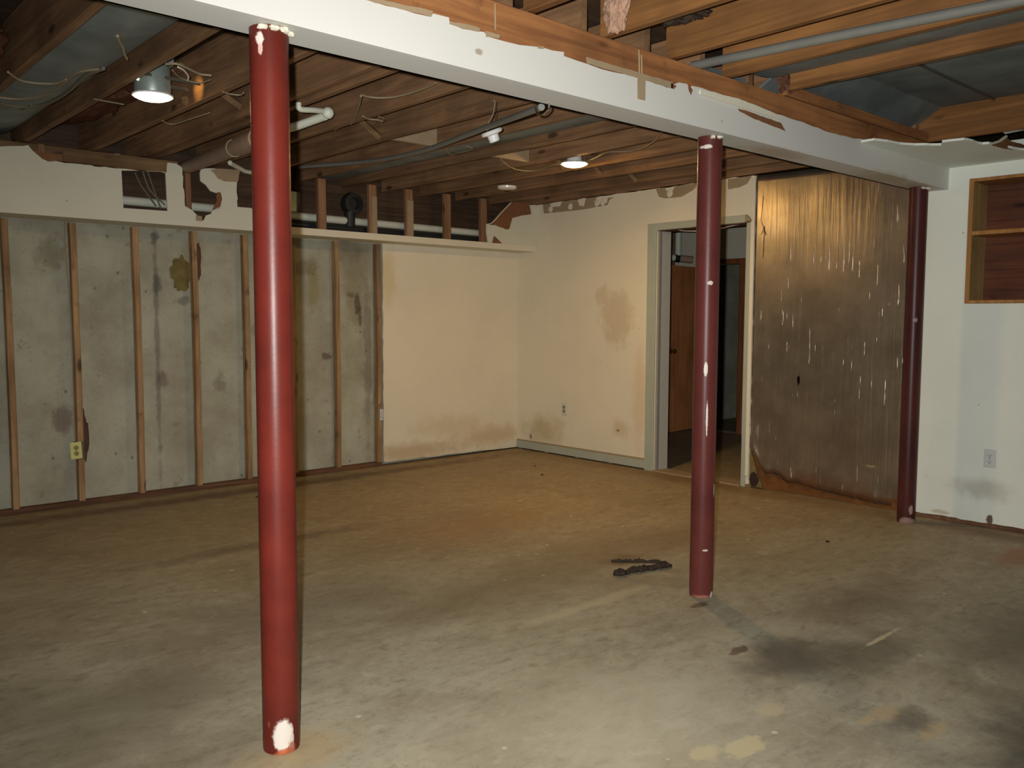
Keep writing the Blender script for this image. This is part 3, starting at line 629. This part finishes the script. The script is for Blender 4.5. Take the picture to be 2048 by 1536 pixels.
box('corner_strip', -2.75, -0.001, ys-0.0042, ys-0.0005, zb-0.002, zb+0.052, M['wall_l'], so, 0.001)
frontR = uv([(1003, 491), (992, 478), (988, 472), (984, 488), (976, 486), (973, 462), (974, 449), (990, 450), (1012, 459), (1019, 458), (1025, 436), (1040, 432), (1053, 430), (1063, 428), (1062, 411), (1072, 411)], 1, ys, True)
frontR = [(-0.43, 1.998, 0)]+frontR[1:-2]+[(-0.085, 2.385, 1), (-0.002, 2.392, 0), (-0.002, 1.948, 0), (-0.43, 1.948, 0)]
slab('drywall_face', [jag(frontR, 0.002, 0.03, 91)], 1, ys, ys+0.0125, M['soffit_white'], so)
slab('torn_paper', [jag(uv([(981, 447), (1000, 425), (1022, 404), (1060, 405), (1063, 428), (1052, 431), (1025, 436), (1019, 458), (1012, 459), (990, 450)], 1, ys+0.002, True), 0.001, 0.04, 92)], 1, ys+0.004, ys+0.010, M['paper'], so)
slab('torn_paper', [jag(uv([(989, 472), (1004, 487), (984, 486)], 1, ys-0.005, True), 0.001, 0.04, 93)], 1, ys-0.007, ys-0.005, M['paper'], so)
tube('gypsum_edge', [at(x, y, 1, ys) for x, y in ((972, 449), (982, 447), (990, 440), (1003, 425), (1022, 405))], 0.005, M['gypsum'], so, 6)
for i, x in enumerate((-2.31, -1.84, -1.474, -1.064, -0.645, -3.37, -3.84, -4.3, -4.75)):
    lumber('stud', zb+0.035 if x > -2.7 else zb+0.013, ZJ-0.002, x-0.036 if x > -2.7 else x-0.019, x+0.036 if x > -2.7 else x+0.019, ys+0.014, ys+0.052, M['soffit_wood'], so, 'z', 0.002, 4, 300+i)
box('paper_strip', -1.853, -1.803, ys+0.010, ys+0.013, zb+0.03, 2.30, M['tape'], so)
box('paper_strip', -1.500, -1.437, ys+0.010, ys+0.013, zb+0.03, 2.30, M['tape'], so)
lumber('top_ledger', fx0, -3.44, ys+0.014, ys+0.052, 2.30, 2.388, M['joist_x'], so, 'x', 0.002, 8, 310)
box('ledger_face', -4.18, -3.46, ys+0.001, ys+0.013, 2.300, 2.378, M['joist_x'], so, 0.002)
# pipes in the soffit
tag(tube('water_pipe', [(fx0+0.1, -0.115, 2.115), (-4.5, -0.115, 2.105), (-2.4, -0.12, 2.10), (-0.1, -0.12, 2.09)], 0.031, M['pvc'], None, 14), 'white pipe running the length of the soffit above the black one', 'pipe')
bp = thing('black_drain', (-2.0, -0.115, 2.02), 'black drain pipe with a wide upturned bend behind the bare soffit studs', 'pipe')
tube('pipe', [(-2.75, -0.135, 2.033), (-0.12, -0.135, 2.020)], 0.030, M['black_pipe'], bp, 14)
tube('riser', [(-1.99, -0.125, 2.05), (-1.99, -0.125, 2.17)], 0.045, M['black_pipe'], bp, 14)
lathe('bend', [(0, -0.03), (0.085, -0.03), (0.095, 0), (0.085, 0.05), (0.05, 0.052), (0.045, 0.02), (0, 0.018)], (-1.94, -0.07, 2.245), M['black_pipe'], bp, 24, Matrix.Rotation(math.radians(90), 4, 'X'))
tag(box('junction_box', -2.50, -2.40, -0.06, -0.02, 2.14, 2.30, M['metal'], None, 0.003), 'grey metal box in the soffit right of the nearest column', 'box')
CL = ('left', 'middle', 'right')
for k, (a, b, c) in enumerate((((270, 345), (283, 372), (312, 412)), ((285, 342), (300, 380), (330, 410)), ((295, 342), (310, 385), (322, 418)))):
    p = [at(*a, 1, -0.2+0.02*k), at(*b, 1, -0.18), at(*c, 1, -0.2)]
    tag(tube('electric_cable', p, 0.006, M['cable_grey'], None, 8, 5), 'grey cable in the square soffit hole, %s of the three' % ('leftmost', 'middle one', 'rightmost')[k], 'cable', 'cables in the square soffit hole')

# ------------------------------------------------------------------ foil panel
fo = thing('foil_insulation', (0.02, -3.27, 0.03), 'crinkled foil-faced insulation panel filling the bare bay right of the doorway', 'insulation')
bm = bmesh.new(); NY, NZ = 90, 46; grid = []
y0f, y1f = -2.674, -3.93
def zlow(y):
    P = [(-2.67, .33), (-2.72, .26), (-2.77, .16), (-2.81, .125), (-2.86, .135), (-2.93, .12), (-2.98, .075), (-3.05, .085), (-3.2, .06), (-3.4, .045), (-3.6, .03), (-3.93, .02)]
    for a, b in zip(P, P[1:]):
        if b[0] <= y <= a[0]: return a[1]+(b[1]-a[1])*(y-a[0])/(b[0]-a[0])
    return .02
for i in range(NY+1):
    y = y0f+(y1f-y0f)*i/NY; row = []
    for j in range(NZ+1):
        zl = zlow(y)+0.008*noise.noise(Vector((y*30, 0, 0))); z = zl+(2.385-zl)*(j/NZ)
        rid = 0.0011*noise.noise(Vector((y*24, z*0.8, 0)))+0.002*noise.noise(Vector((y*6, z*1.0, 4)))
        curl = -0.018*max(0, 1-(z-zl)/0.10)*max(0, noise.noise(Vector((y*12, 3, 0)))+0.25)
        sd = y0f-y; prof = 0.004+0.088*min(sd, 0.34)+0.018*max(sd-0.34, 0)+0.07*0.16*(1-math.exp(-max(sd-0.34, 0)/0.16))
        row.append(bm.verts.new((prof+rid+curl, y, z)))
    grid.append(row)
for i in range(NY):
    for j in range(NZ): bm.faces.new((grid[i][j], grid[i][j+1], grid[i+1][j+1], grid[i+1][j]))
fob = link('foil_sheet', bm, M['foil'], fo, True)
so_m = fob.modifiers.new('thick', 'SOLIDIFY'); so_m.thickness = 0.0015
bm = bmesh.new(); g2 = []
for i in range(41):
    y = -2.68-1.24*i/40; row = []
    zt = zlow(y)+0.05
    for j in range(9):
        z = 0.002+zt*j/8
        row.append(bm.verts.new((0.0215+0.03*min(1.0, i/14)-0.006*noise.noise(Vector((y*22, z*26, 2)))+0.004, y, z)))
    g2.append(row)
for i in range(40):
    for j in range(8): bm.faces.new((g2[i][j], g2[i][j+1], g2[i+1][j+1], g2[i+1][j]))
M['rust'] = plain('rusty_fibre', (138, 92, 54), 1.0, 0, 0.05, 0.45, 16)
ff = link('exposed_fibre', bm, M['rust'], fo, True)
tag(ff, 'orange-brown fibre showing below the torn foil')
slab('yellow_backing', [jag([(-2.674, 0.30, 1), (-2.70, 0.24, 1), (-2.735, 0.12, 1), (-2.79, 0.012, 0), (-2.674, 0.012, 0)], 0.004, 0.02, 95)], 0, 0.004, 0.012, M['yellow'], fo)
lump('dark_hole', (0.0, -2.715, 0.065), (0.006, 0.04, 0.055), M['bark'], fo, 0.3, 2, 2, 4)
for k, (a, b) in enumerate((((1522, 470), (1530, 452)), ((1527, 392), (1522, 440)), ((1522, 440), (1532, 470)), ((1529, 455), (1526, 515)))):
    tube('crease', [at(*a, 0, 0.006), at(*b, 0, 0.006)], 0.0018, M['batt'], fo, 5)

# ------------------------------------------------------------------ shelf niche in the white wall
sh = thing('wall_shelf', (0.1, -4.53, 1.41), 'pine box shelf with brown back set into the white wall', 'shelf')
def bxs(n, x0, x1, y0, y1, z0, z1, m): return box(n, x0, x1, y0, y1, z0, z1, M[m], sh, 0.0015)
bxs('side_panel', -0.006, 0.245, -4.219, -4.2, 1.41, 2.184, 'shelf_pale'); bxs('side_panel', -0.006, 0.245, -4.858, -4.839, 1.41, 2.184, 'shelf_pale')
bxs('top_panel', -0.006, 0.245, -4.839, -4.219, 2.165, 2.184, 'shelf_wood'); bxs('bottom_panel', -0.006, 0.245, -4.839, -4.219, 1.41, 1.429, 'shelf_wood')
bxs('shelf_board', -0.002, 0.243, -4.8385, -4.2195, 1.835, 1.860, 'shelf_wood')
bxs('back_panel', 0.2455, 0.252, -4.858, -4.2, 1.41, 2.184, 'shelf_back')
bxs('face_strip', -0.0095, -0.0062, -4.226, -4.198, 1.408, 2.186, 'shelf_wood')

# ------------------------------------------------------------------ ceiling drywall remnant by the white wall
zc = 2.268
rem = thing('ceiling_drywall_remnant', (-0.4, -4.4, zc), 'torn remnant of white ceiling drywall between the beam and the shelf', 'drywall')
pp = uv([(1748, 281), (1775, 284), (1800, 289), (1830, 291), (1882, 291), (1884, 285), (1928, 280), (1965, 289), (1978, 288), (2010, 295), (2048, 301)], 2, zc, True)
poly = [(0.0, -4.0705, 0), (pp[0][0], -4.0705, 1)]+[(min(u, -0.02), min(v, -4.075), 1) for u, v, _ in pp]+[(-0.42, -5.6, 0), (0, -5.6, 0)]
slab('drywall_sheet', [jag(poly, 0.006, 0.04, 97)], 2, zc, zc+0.0125, M['wall_white'], rem)
f = slab('torn_flap', [jag(uv([(1978, 289), (1995, 284), (2012, 276), (2020, 283), (2048, 290), (2048, 302), (2010, 298)], 1, -4.55, True), 0.002, 0.03, 98)], 1, -4.556, -4.55, M['paper'], rem)
slab('torn_flap', [jag(uv([(1978, 286), (1996, 281), (2012, 270), (2014, 274), (2000, 284), (1982, 290)], 1, -4.558, True), 0.001, 0.03, 99)], 1, -4.562, -4.557, M['gypsum'], rem)
slab('torn_flap', [jag(uv([(2006, 264), (2048, 258), (2048, 261), (2010, 268)], 1, -4.56, True), 0.001, 0.03, 99)], 1, -4.565, -4.56, M['gypsum'], rem)

# ------------------------------------------------------------------ ductwork
def pan(name, x0, x1, y0, y1, z, label, bulge=0.012, mat='duct'):
    bm = bmesh.new(); n = 8; A = []; B = []
    for i in range(n+1):
        t = i/n; x = x0+(x1-x0)*t; zz = z-bulge*math.sin(math.pi*t)
        A.append([bm.verts.new((x, y, zz)) for y in (y0, y1)]); B.append([bm.verts.new((x, y, z+0.05)) for y in (y0, y1)])
    for i in range(n):
        bm.faces.new((A[i][0], A[i+1][0], A[i+1][1], A[i][1])); bm.faces.new((B[i][0], B[i][1], B[i+1][1], B[i+1][0]))
        bm.faces.new((A[i][0], B[i][0], B[i+1][0], A[i+1][0])); bm.faces.new((A[i][1], A[i+1][1], B[i+1][1], B[i][1]))
    bm.faces.new((A[0][0], A[0][1], B[0][1], B[0][0])); bm.faces.new((A[n][0], B[n][0], B[n][1], A[n][1]))
    return tag(link(name, bm, M[mat], None, True), label, 'duct')
pan('joist_duct', -4.765, -4.445, -3.85, -0.02, 2.47, 'dark grey sheet metal duct between joists at the upper left, behind the beam', 0.03)
pan('joist_duct', -2.328, -1.980, -3.85, -0.02, 2.455, 'grey duct between joists above the hanging lamp holder, behind the beam')
pan('joist_duct', -2.370, -2.022, -8.9, -4.03, 2.465, 'blue-grey duct strip between two joists at the upper right')
dpl = thing('duct_plenum', (-1.1, -5.5, 2.585), 'wide grey sheet metal panel with a seam at the upper right', 'duct')
box('metal_sheet', -1.955, -0.290, -4.418, -4.125, 2.590, 2.65, M['duct'], dpl, 0.002)
box('metal_sheet', -1.955, -0.290, -9.0, -4.422, 2.590, 2.65, M['duct'], dpl, 0.002)
bm = bmesh.new(); v8 = [bm.verts.new((x, y, z)) for x in (-1.925, -0.29) for y, z in ((-4.124, 2.592), (-3.872, 2.44), (-3.866, 2.45), (-4.118, 2.602))]
for q in ((0, 1, 5, 4), (1, 2, 6, 5), (2, 3, 7, 6), (3, 0, 4, 7), (0, 3, 2, 1), (4, 5, 6, 7)): bm.faces.new([v8[i] for i in q])
link('sloped_end', bm, M['duct'], dpl)
box('seam', -1.955, -0.290, -4.426, -4.412, 2.580, 2.589, M['hanger'], dpl, 0.001)

# ------------------------------------------------------------------ pipes and conduit under the ceiling
def hz(px, py, y): return at(px, py, 1, y)
cn = thing('sagging_conduit', (-3.0, -2.2, 2.3), 'long grey conduit hooked to the beam and sagging beneath the joists', 'conduit')
cpts = [at(1083, 214, 1, -3.86), at(1035, 232, 1, -3.55), at(980, 252, 1, -3.1), at(915, 277, 1, -2.6), at(850, 300, 1, -2.1), at(770, 318, 1, -1.5), at(700, 326, 1, -1.0), at(600, 334, 1, -0.45)]
tube('pipe', cpts, 0.014, M['conduit'], cn, 12, 5)
hk = at(1088, 214, 1, -3.905)
tube('hook', [(hk.x, -3.93, 2.134), (hk.x, -3.93, 2.112), (hk.x-0.004, -3.905, 2.096), (hk.x-0.01, -3.88, 2.10), (hk.x-0.01, -3.868, 2.125)], 0.004, M['chrome'], cn, 8, 5)
tag(tube('conduit', [at(1385, 132, 0, -2.45), at(1600, 87, 0, -2.45), at(1700, 67, 0, -2.45), at(2060, -4, 0, -2.45), at(2200, -34, 0, -2.45)], 0.021, M['conduit'], None, 12), 'straight grey conduit beside the joists at the upper right', 'conduit')
dp = thing('drain_pipe', (-3.5, -1.0, 2.3), 'brown-grey drain pipe with clamp running from the soffit behind the nearest column', 'pipe')
pA = at(372, 335, 1, -0.20); pB = at(520, 276, 1, -1.9); 
tube('pipe', [pA, pB], 0.046, M['drain'], dp, 20)
dd = (pB-pA)
for tt in (0.70, 0.86): tube('clamp', [pA+dd*tt, pA+dd*(tt+0.012)], 0.052, M['cable'], dp, 20)
tube('coupling', [pA+dd*0.78, pA+dd*0.98], 0.056, M['drain'], dp, 20)
pp_ = thing('plastic_pipe', (-3.45, -2.3, 2.35), 'white plastic pipe with an elbow just right of the nearest column', 'pipe')
e1 = at(655, 231, 1, -2.35)
tube('pipe', [at(520, 272, 1, -1.93), at(600, 250, 1, -2.15), at(650, 232, 1, -2.33)], 0.022, M['pvc'], pp_, 14)
tube('branch', [at(597, 206, 1, -2.42), at(600, 218, 1, -2.42), at(625, 220, 1, -2.40), at(645, 222, 1, -2.37)], 0.014, M['pvc'], pp_, 12, 4)
lump('elbow', at(656, 226, 1, -2.36), (0.030, 0.030, 0.030), M['pvc'], pp_, 0.02, 3)
tag(tube('water_pipe', [(-3.22, -0.6, 2.36), (-3.0, -0.35, 2.36), (-2.85, -0.3, 2.36)], 0.016, M['pvc'], None, 10), 'short white pipe below the drain pipe, left of the nearest column', 'pipe')

# ------------------------------------------------------------------ ceiling lamps
def can_light(c, label, body=True, slots=False):
    t = thing('recessed_light', c, label, 'lamp')
    x, y, z = c
    lathe('trim_ring', [(0.070, 0.0), (0.094, 0.0), (0.096, 0.006), (0.088, 0.012), (0.070, 0.010)], c, M['porcelain'], t, 40)
    lathe('lens', [(0.0, -0.020), (0.03, -0.019), (0.06, -0.014), (0.082, -0.005), (0.088, 0.004), (0.0, 0.004)], c, M['glow'] if body else M['glow_far'], t, 40)
    if body:
        lathe('can_body', [(0.0, 0.012), (0.082, 0.012), (0.084, 0.02), (0.084, 0.135), (0.076, 0.145), (0.0, 0.147)], c, M['metal'], t, 40)
        for yy in (-0.075, 0.075):
            box('hanger_bar', x-0.165, x+0.205, y+yy-0.003, y+yy+0.003, z+0.075, z+0.09, M['hanger'], t)
        jb = box('junction_box', x+0.01, x+0.085, y-0.06, y+0.03, z+0.1475, z+0.195, M['metal'], t, 0.003)
    else:
        for a in (-0.9, 2.2):
            box('spring_clip', x+0.075*math.cos(a)-0.007, x+0.075*math.cos(a)+0.007, y+0.075*math.sin(a)-0.002, y+0.075*math.sin(a)+0.002, z+0.014, z+0.05, M['chrome'], t)
        lathe('bulb_neck', [(0.0, 0.012), (0.055, 0.012), (0.05, 0.05), (0.03, 0.09), (0, 0.092)], c, M['porcelain'], t, 24)
    if slots:
        d = (CAM-Vector(c)); d.z = 0; a0 = math.atan2(d.y, d.x)
        for da, zz, w, h in ((-0.85, 0.10, 0.010, 0.014), (-0.85, 0.066, 0.008, 0.009)):
            a = a0+da; n = Vector((math.cos(a), math.sin(a), 0))
            p = Vector(c)+n*0.0855+Vector((0, 0, zz))
            lathe('light_slot', [(0, 0), (1, 0), (0.95, 0.0012), (0, 0.0012)], p, M['glow_slot'], t, 14, n.to_track_quat('Z', 'Y').to_matrix().to_4x4() @ Matrix.Diagonal((w, h, 1, 1)))
    return t
can_light(tuple(L1), 'lit recessed light with bare metal can, hanging left of the nearest column', True, True)
can_light(tuple(L2), 'lit round ceiling light glowing yellow under the joists, near the room centre', False)
sk = lamp('can_leak', 'SPOT', L1+Vector((0.10, 0.0, 0.09)), 1.6, (1, 0.62, 0.2), spot_size=math.radians(60), spot_blend=0.9, shadow_soft_size=0.01)
sk.rotation_euler = Vector((1, 0.15, -0.05)).to_track_quat('-Z', 'Y').to_euler()
L3 = at(1014, 374, 2, 2.375)
t = thing('ceiling_lamp_disc', tuple(L3), 'small unlit white disc light under the joists above the back corner', 'lamp')
lathe('disc', [(0, -0.02), (0.06, -0.02), (0.078, -0.012), (0.08, 0.004), (0.0, 0.004)], L3, M['porcelain'], t, 32)
tube('stem', [L3+Vector((0, 0, 0.004)), L3+Vector((0, 0, 0.022))], 0.008, M['chrome'], t, 10)
# porcelain lamp holder on a wire
lh = at(984, 266, 1, -3.0)
t = thing('lamp_holder', tuple(lh), 'white porcelain lamp holder dangling tilted on a wire behind the beam', 'lamp holder')
ax = (UP*-0.90+RT*0.33+FW*0.26).normalized(); q = ax.to_track_quat('Z', 'Y').to_matrix().to_4x4()
lathe('base_plate', [(0, -0.012), (0.052, -0.012), (0.057, -0.004), (0.052, 0.006), (0.030, 0.012), (0, 0.012)], lh, M['porcelain'], t, 32, q)
lathe('socket', [(0, 0.012), (0.029, 0.012), (0.027, 0.042), (0.022, 0.046), (0.018, 0.03), (0, 0.03)], lh, M['porcelain'], t, 28, q)
wt = at(985, 188, 1, -3.0); wt.z = min(wt.z, ZJ)
tube('wire', [wt, at(990, 203, 1, -3.0), at(986, 228, 1, -3.0), at(975, 250, 1, -3.0), at(975, 262, 1, -3.0)], 0.003, M['cable'], t, 6, 5)
tube('wire', [at(994, 205, 1, -2.98), at(991, 240, 1, -2.99), at(993, 256, 1, -3.0)], 0.0016, M['slot'], t, 6, 5)

# ------------------------------------------------------------------ loose cables under the joists
def cable(pts, lab, r=0.004, mat='cable', ax=2, v=2.385, grp=None):
    P = [at(p[0], p[1], p[2] if len(p) > 2 else ax, p[3] if len(p) > 3 else v) for p in pts]
    return tag(tube('electric_cable', P, r, M[mat], None, 7, 6), lab, 'cable', grp)
cable([(1326, 262), (1306, 284), (1280, 298), (1255, 303), (1215, 305), (1190, 316), (1172, 322)], 'pale cable curving from the beam to the glowing yellow ceiling light')
cable([(1128, 328), (1105, 330), (1085, 338), (1060, 342), (1030, 338), (1008, 325), (1002, 318)], 'pale cable sagging left of the glowing yellow ceiling light')
cable([(0, 205), (30, 212), (75, 212), (110, 200), (140, 180), (170, 152), (207, 137)], 'thick pale cable looping across the joists at the upper left, lower of the pair', 0.009, 'cable_grey')
cable([(0, 195), (40, 198), (90, 190), (120, 172), (150, 148), (175, 141), (205, 138)], 'thin tan cable joining the thick cable loop at the upper left', 0.005)
cable([(16, 144), (40, 160), (70, 166), (110, 167), (132, 159)], 'pale cable drooping above the thick cable loop at the upper left', 0.005)
cable([(0, 211), (20, 218), (45, 219), (62, 210)], 'short grey cable at the left edge under the duct', 0.004, 'cable_grey')
cable([(235, 72), (240, 85), (246, 95), (248, 105), (254, 118)], 'short frayed cable end hanging left of the lit metal can', 0.006, 'cable', 2, 2.385)
cable([(187, 198), (215, 203), (248, 209)], 'straight pale rod under the joist left of the lit metal can', 0.004, 'cable_grey')
cable([(325, 241), (335, 247), (350, 248), (375, 240), (400, 232), (419, 226)], 'thin pale cable sagging below the lit metal can')
cable([(332, 128), (355, 128), (378, 138), (400, 148), (423, 151)], 'tan cable running from the top of the lit metal can', 0.005, 'cable', 2, 2.39)
cable([(345, 140), (360, 155), (378, 162), (400, 166), (420, 160)], 'thin tan cable looping below the one from the lit metal can', 0.003, 'cable', 2, 2.385)
cable([(356, 134), (368, 141), (377, 152), (376, 160)], 'bright bent wire loop right of the lit metal can', 0.004, 'cable_white', 2, 2.385)
cable([(445, 183), (460, 188), (480, 190), (487, 186)], 'short pale cable tied near a joist left of the nearest column', 0.004)
cable([(893, 297), (897, 306), (905, 310), (915, 306), (930, 303), (945, 298), (933, 292)], 'tangled thin cable under the joists below the lamp holder', 0.003)
cable([(726, 232), (738, 238), (756, 240), (765, 243)], 'short tan cable under the joists right of the white elbow pipe', 0.005)
cable([(757, 233), (768, 237), (768, 241)], 'tiny bent wire under the joists right of the white elbow pipe', 0.003)
cable([(702, 248), (712, 228), (718, 210), (722, 192)], 'thin tan strap slanting down from a joist right of the white elbow pipe', 0.006, 'cable', 2, 2.40)
cable([(722, 190), (745, 195), (780, 195), (815, 188), (850, 176), (872, 166)], 'long tan cable drooping along a joist behind the beam', 0.0045, 'cable', 2, 2.40)
cable([(749, 500, 1, 0.006), (753, 560, 1, 0.006), (750, 640, 1, 0.006), (752, 740, 1, 0.006), (746, 810, 1, 0.006)], 'thin grey cable stapled down the last bare stud', 0.003, 'cable_grey')
cable([(129, 440, 1, 0.02), (131, 500, 1, 0.02), (138, 580, 1, 0.03), (143, 660, 1, 0.03), (146, 760, 1, 0.02), (150, 880, 1, 0.01)], 'grey cable running down the stud above the yellowed outlet', 0.004, 'cable')

# ------------------------------------------------------------------ outlets
def outlet(c, face, label, plate_m, ins_m, w=0.070, h=0.114, tilt=0.0, plate=True):
    """face: 'y' faces -y, 'x' faces -x"""
    t = thing('outlet', c, label, 'outlet')
    def R_(bm):
        if face == 'x': bmesh.ops.transform(bm, matrix=Matrix.Rotation(math.radians(-90), 4, 'Z'), verts=bm.verts)
        if tilt: bmesh.ops.transform(bm, matrix=Matrix.Rotation(tilt, 4, 'Y'), verts=bm.verts)
        bmesh.ops.translate(bm, verts=bm.verts, vec=Vector(c))
    if plate:
        bm = bmesh.new(); add_box(bm, -w/2, w/2, -0.006, 0, -h/2, h/2, 0.0025); R_(bm); link('cover_plate', bm, M[plate_m], t)
    else:
        bm = bmesh.new(); add_box(bm, -0.017, 0.017, -0.005, 0, -0.05, 0.05, 0.002); R_(bm); link('yoke', bm, M[plate_m], t)
    for s in (1, -1):
        bm = bmesh.new(); bmesh.ops.create_cone(bm, cap_ends=True, segments=20, radius1=0.0165, radius2=0.0165, depth=0.003, matrix=Matrix.Rotation(math.pi/2, 4, 'X'))
        bmesh.ops.translate(bm, verts=bm.verts, vec=(0, -0.0075, s*0.0195)); R_(bm); r = link('receptacle', bm, M[ins_m], t)
        bm = bmesh.new()
        add_box(bm, -0.008, -0.0055, -0.0096, -0.0088, s*0.0195-0.002, s*0.0195+0.007); add_box(bm, 0.0055, 0.008, -0.0096, -0.0088, s*0.0195-0.002, s*0.0195+0.006)
        add_box(bm, -0.0025, 0.0025, -0.0096, -0.0088, s*0.0195-0.011, s*0.0195-0.006); R_(bm); link('slots', bm, M['slot'], r)
    bm = bmesh.new(); bmesh.ops.create_cone(bm, cap_ends=True, segments=10, radius1=0.003, radius2=0.003, depth=0.002, matrix=Matrix.Rotation(math.pi/2, 4, 'X')); bmesh.ops.translate(bm, verts=bm.verts, vec=(0, -0.0068, 0)); R_(bm)
    link('screw', bm, M['hanger'], t)
    return t
outlet((-4.096, 0.0, 0.392), 'y', 'yellowed outlet cover fixed crookedly to a bare stud at the far left', 'ivory', 'ivory_dark', 0.074, 0.118, -0.04)
outlet((-1.612, 0.004, 0.455), 'y', 'small bare white outlet on the last stud beside the drywall', 'plastic', 'plastic', plate=False)
outlet((-0.002, -0.664, 0.449), 'x', 'cream outlet low on the cream wall left of the doorway', 'plastic', 'ivory_dark')
outlet((-0.002, -4.389, 0.441), 'x', 'white outlet low on the white wall below the shelf', 'plastic', 'plastic')
tag(box('outlet_box', -4.10, -4.045, 0.006, 0.05, 0.33, 0.45, M['hanger'], None, 0.003), 'metal box behind the yellowed outlet cover', 'box')

# ------------------------------------------------------------------ scraps
tag(lump('insulation_scrap', (-3.315, 0.068, 1.625), (0.075, 0.012, 0.12), M['yellow'], None, 0.55, 3, 2.2, 3), 'yellow foam scrap stuck on the concrete left of a stud', 'insulation')
tag(lump('insulation_scrap', (-3.185, 0.068, 1.72), (0.022, 0.01, 0.13), M['coil'], None, 0.5, 3, 2.2, 5), 'brown scrap on the concrete right of the stud with the yellow foam', 'insulation')
tag(lump('adhesive_smear', (-4.03, 0.062, 0.47), (0.035, 0.016, 0.16), M['coil'], None, 0.5, 3, 2.2, 9), 'brown smear of material behind the yellowed outlet', 'debris')
tag(lump('insulation_tuft', at(1232, 18, 1, -4.16), (0.036, 0.05, 0.085), M['pink'], None, 0.4, 5, 2.2, 11), 'pink insulation tuft hanging between joists above the beam', 'insulation')
tag(lump('insulation_tuft', (-3.04, -4.20, 2.53), (0.13, 0.12, 0.06), M['bark'], None, 0.6, 5, 3.0, 12), 'dark dusty insulation tuft above the beam next to the pink one', 'insulation')
tag(lump('insulation_tuft', (-1.92, -4.055, 2.46), (0.05, 0.05, 0.05), M['batt'], None, 0.7, 3, 2.5, 13), 'brown insulation tuft at the end of the header above the beam', 'insulation')
tag(lump('insulation_tuft', (-4.96, -1.9, 2.5), (0.12, 0.3, 0.08), M['batt'], None, 0.5, 3, 2.5, 14), 'brown insulation tuft between joists in the top left corner', 'insulation')
tag(lump('insulation_batt', (-4.19, -0.9, 2.57), (0.17, 0.75, 0.06), M['batt'], None, 0.35, 4, 3.5, 15), 'brown insulation batt between the joists left of the lit metal can', 'insulation')
tag(lump('insulation_batt', (-3.44, -2.7, 2.57), (0.15, 0.7, 0.05), M['batt'], None, 0.35, 4, 3.5, 16), 'brown insulation batt between the joists behind the nearest column', 'insulation')
# rotten wood on the floor
db = thing('wood_debris', (-2.3, -3.45, 0), 'dark rotten piece of wood lying on the floor left of the maroon column', 'debris')
a = at(1232, 1148, 2, 0.015); b = at(1340, 1128, 2, 0.015)
def strip(name, a, b, w, h, seed):
    bm = bmesh.new(); n = 26; d = (b-a); nn = Vector((-d.y, d.x, 0)).normalized(); rings = []
    for i in range(n+1):
        t = i/n; p = a+d*t; ww = w*(0.75+0.5*noise.noise(Vector((t*6, seed, 0)))+0.35*noise.noise(Vector((t*20, seed, 2)))); hh = h*(0.8+0.6*noise.noise(Vector((t*7, 3, seed)))+0.5*noise.noise(Vector((t*22, 3, seed))))
        if i in (0, n): ww *= 0.5; hh *= 0.6
        off = nn*0.012*noise.noise(Vector((t*4, 9, seed)))
        loop = []
        for k in range(8):
            an = 2*math.pi*k/8; j = 1+0.25*noise.noise(Vector((t*25, k*1.7, seed)))
            loop.append(bm.verts.new(Vector((p.x, p.y, 0))+off+nn*ww*math.cos(an)*j+Vector((0, 0, max(0.0005, hh*(0.5+0.5*math.sin(an))*j)))))
        rings.append(loop)
    for i in range(n):
        for k in range(8): bm.faces.new((rings[i][k], rings[i][(k+1) % 8], rings[i+1][(k+1) % 8], rings[i+1][k]))
    bm.faces.new(rings[0][::-1]); bm.faces.new(rings[-1])
    return link(name, bm, M['bark'], db)
strip('thick_piece', at(1228, 1152, 2, 0), at(1342, 1134, 2, 0), 0.030, 0.036, 1)
strip('thin_splinter', at(1222, 1124, 2, 0), at(1334, 1127, 2, 0), 0.010, 0.022, 2)
for k, (x, y, s, w) in enumerate(((1070, 932, .012, 'nearest the green baseboard'), (1084, 950, .014, 'a step out from the green baseboard'), (1655, 1084, .014, 'in front of the foil panel'), (970, 905, .01, 'by the cream drywall at the back corner'), (514, 994, .012, 'left of the bright red column'))):
    p = at(x, y, 2, 0); tag(lump('debris_crumb', (p.x, p.y, s*0.25), (s, s*0.7, s*0.3), M['bark'], None, 0.4, 2, 2, k), 'tiny dark crumb of debris on the concrete ' + w, 'debris', 'crumbs on the floor')
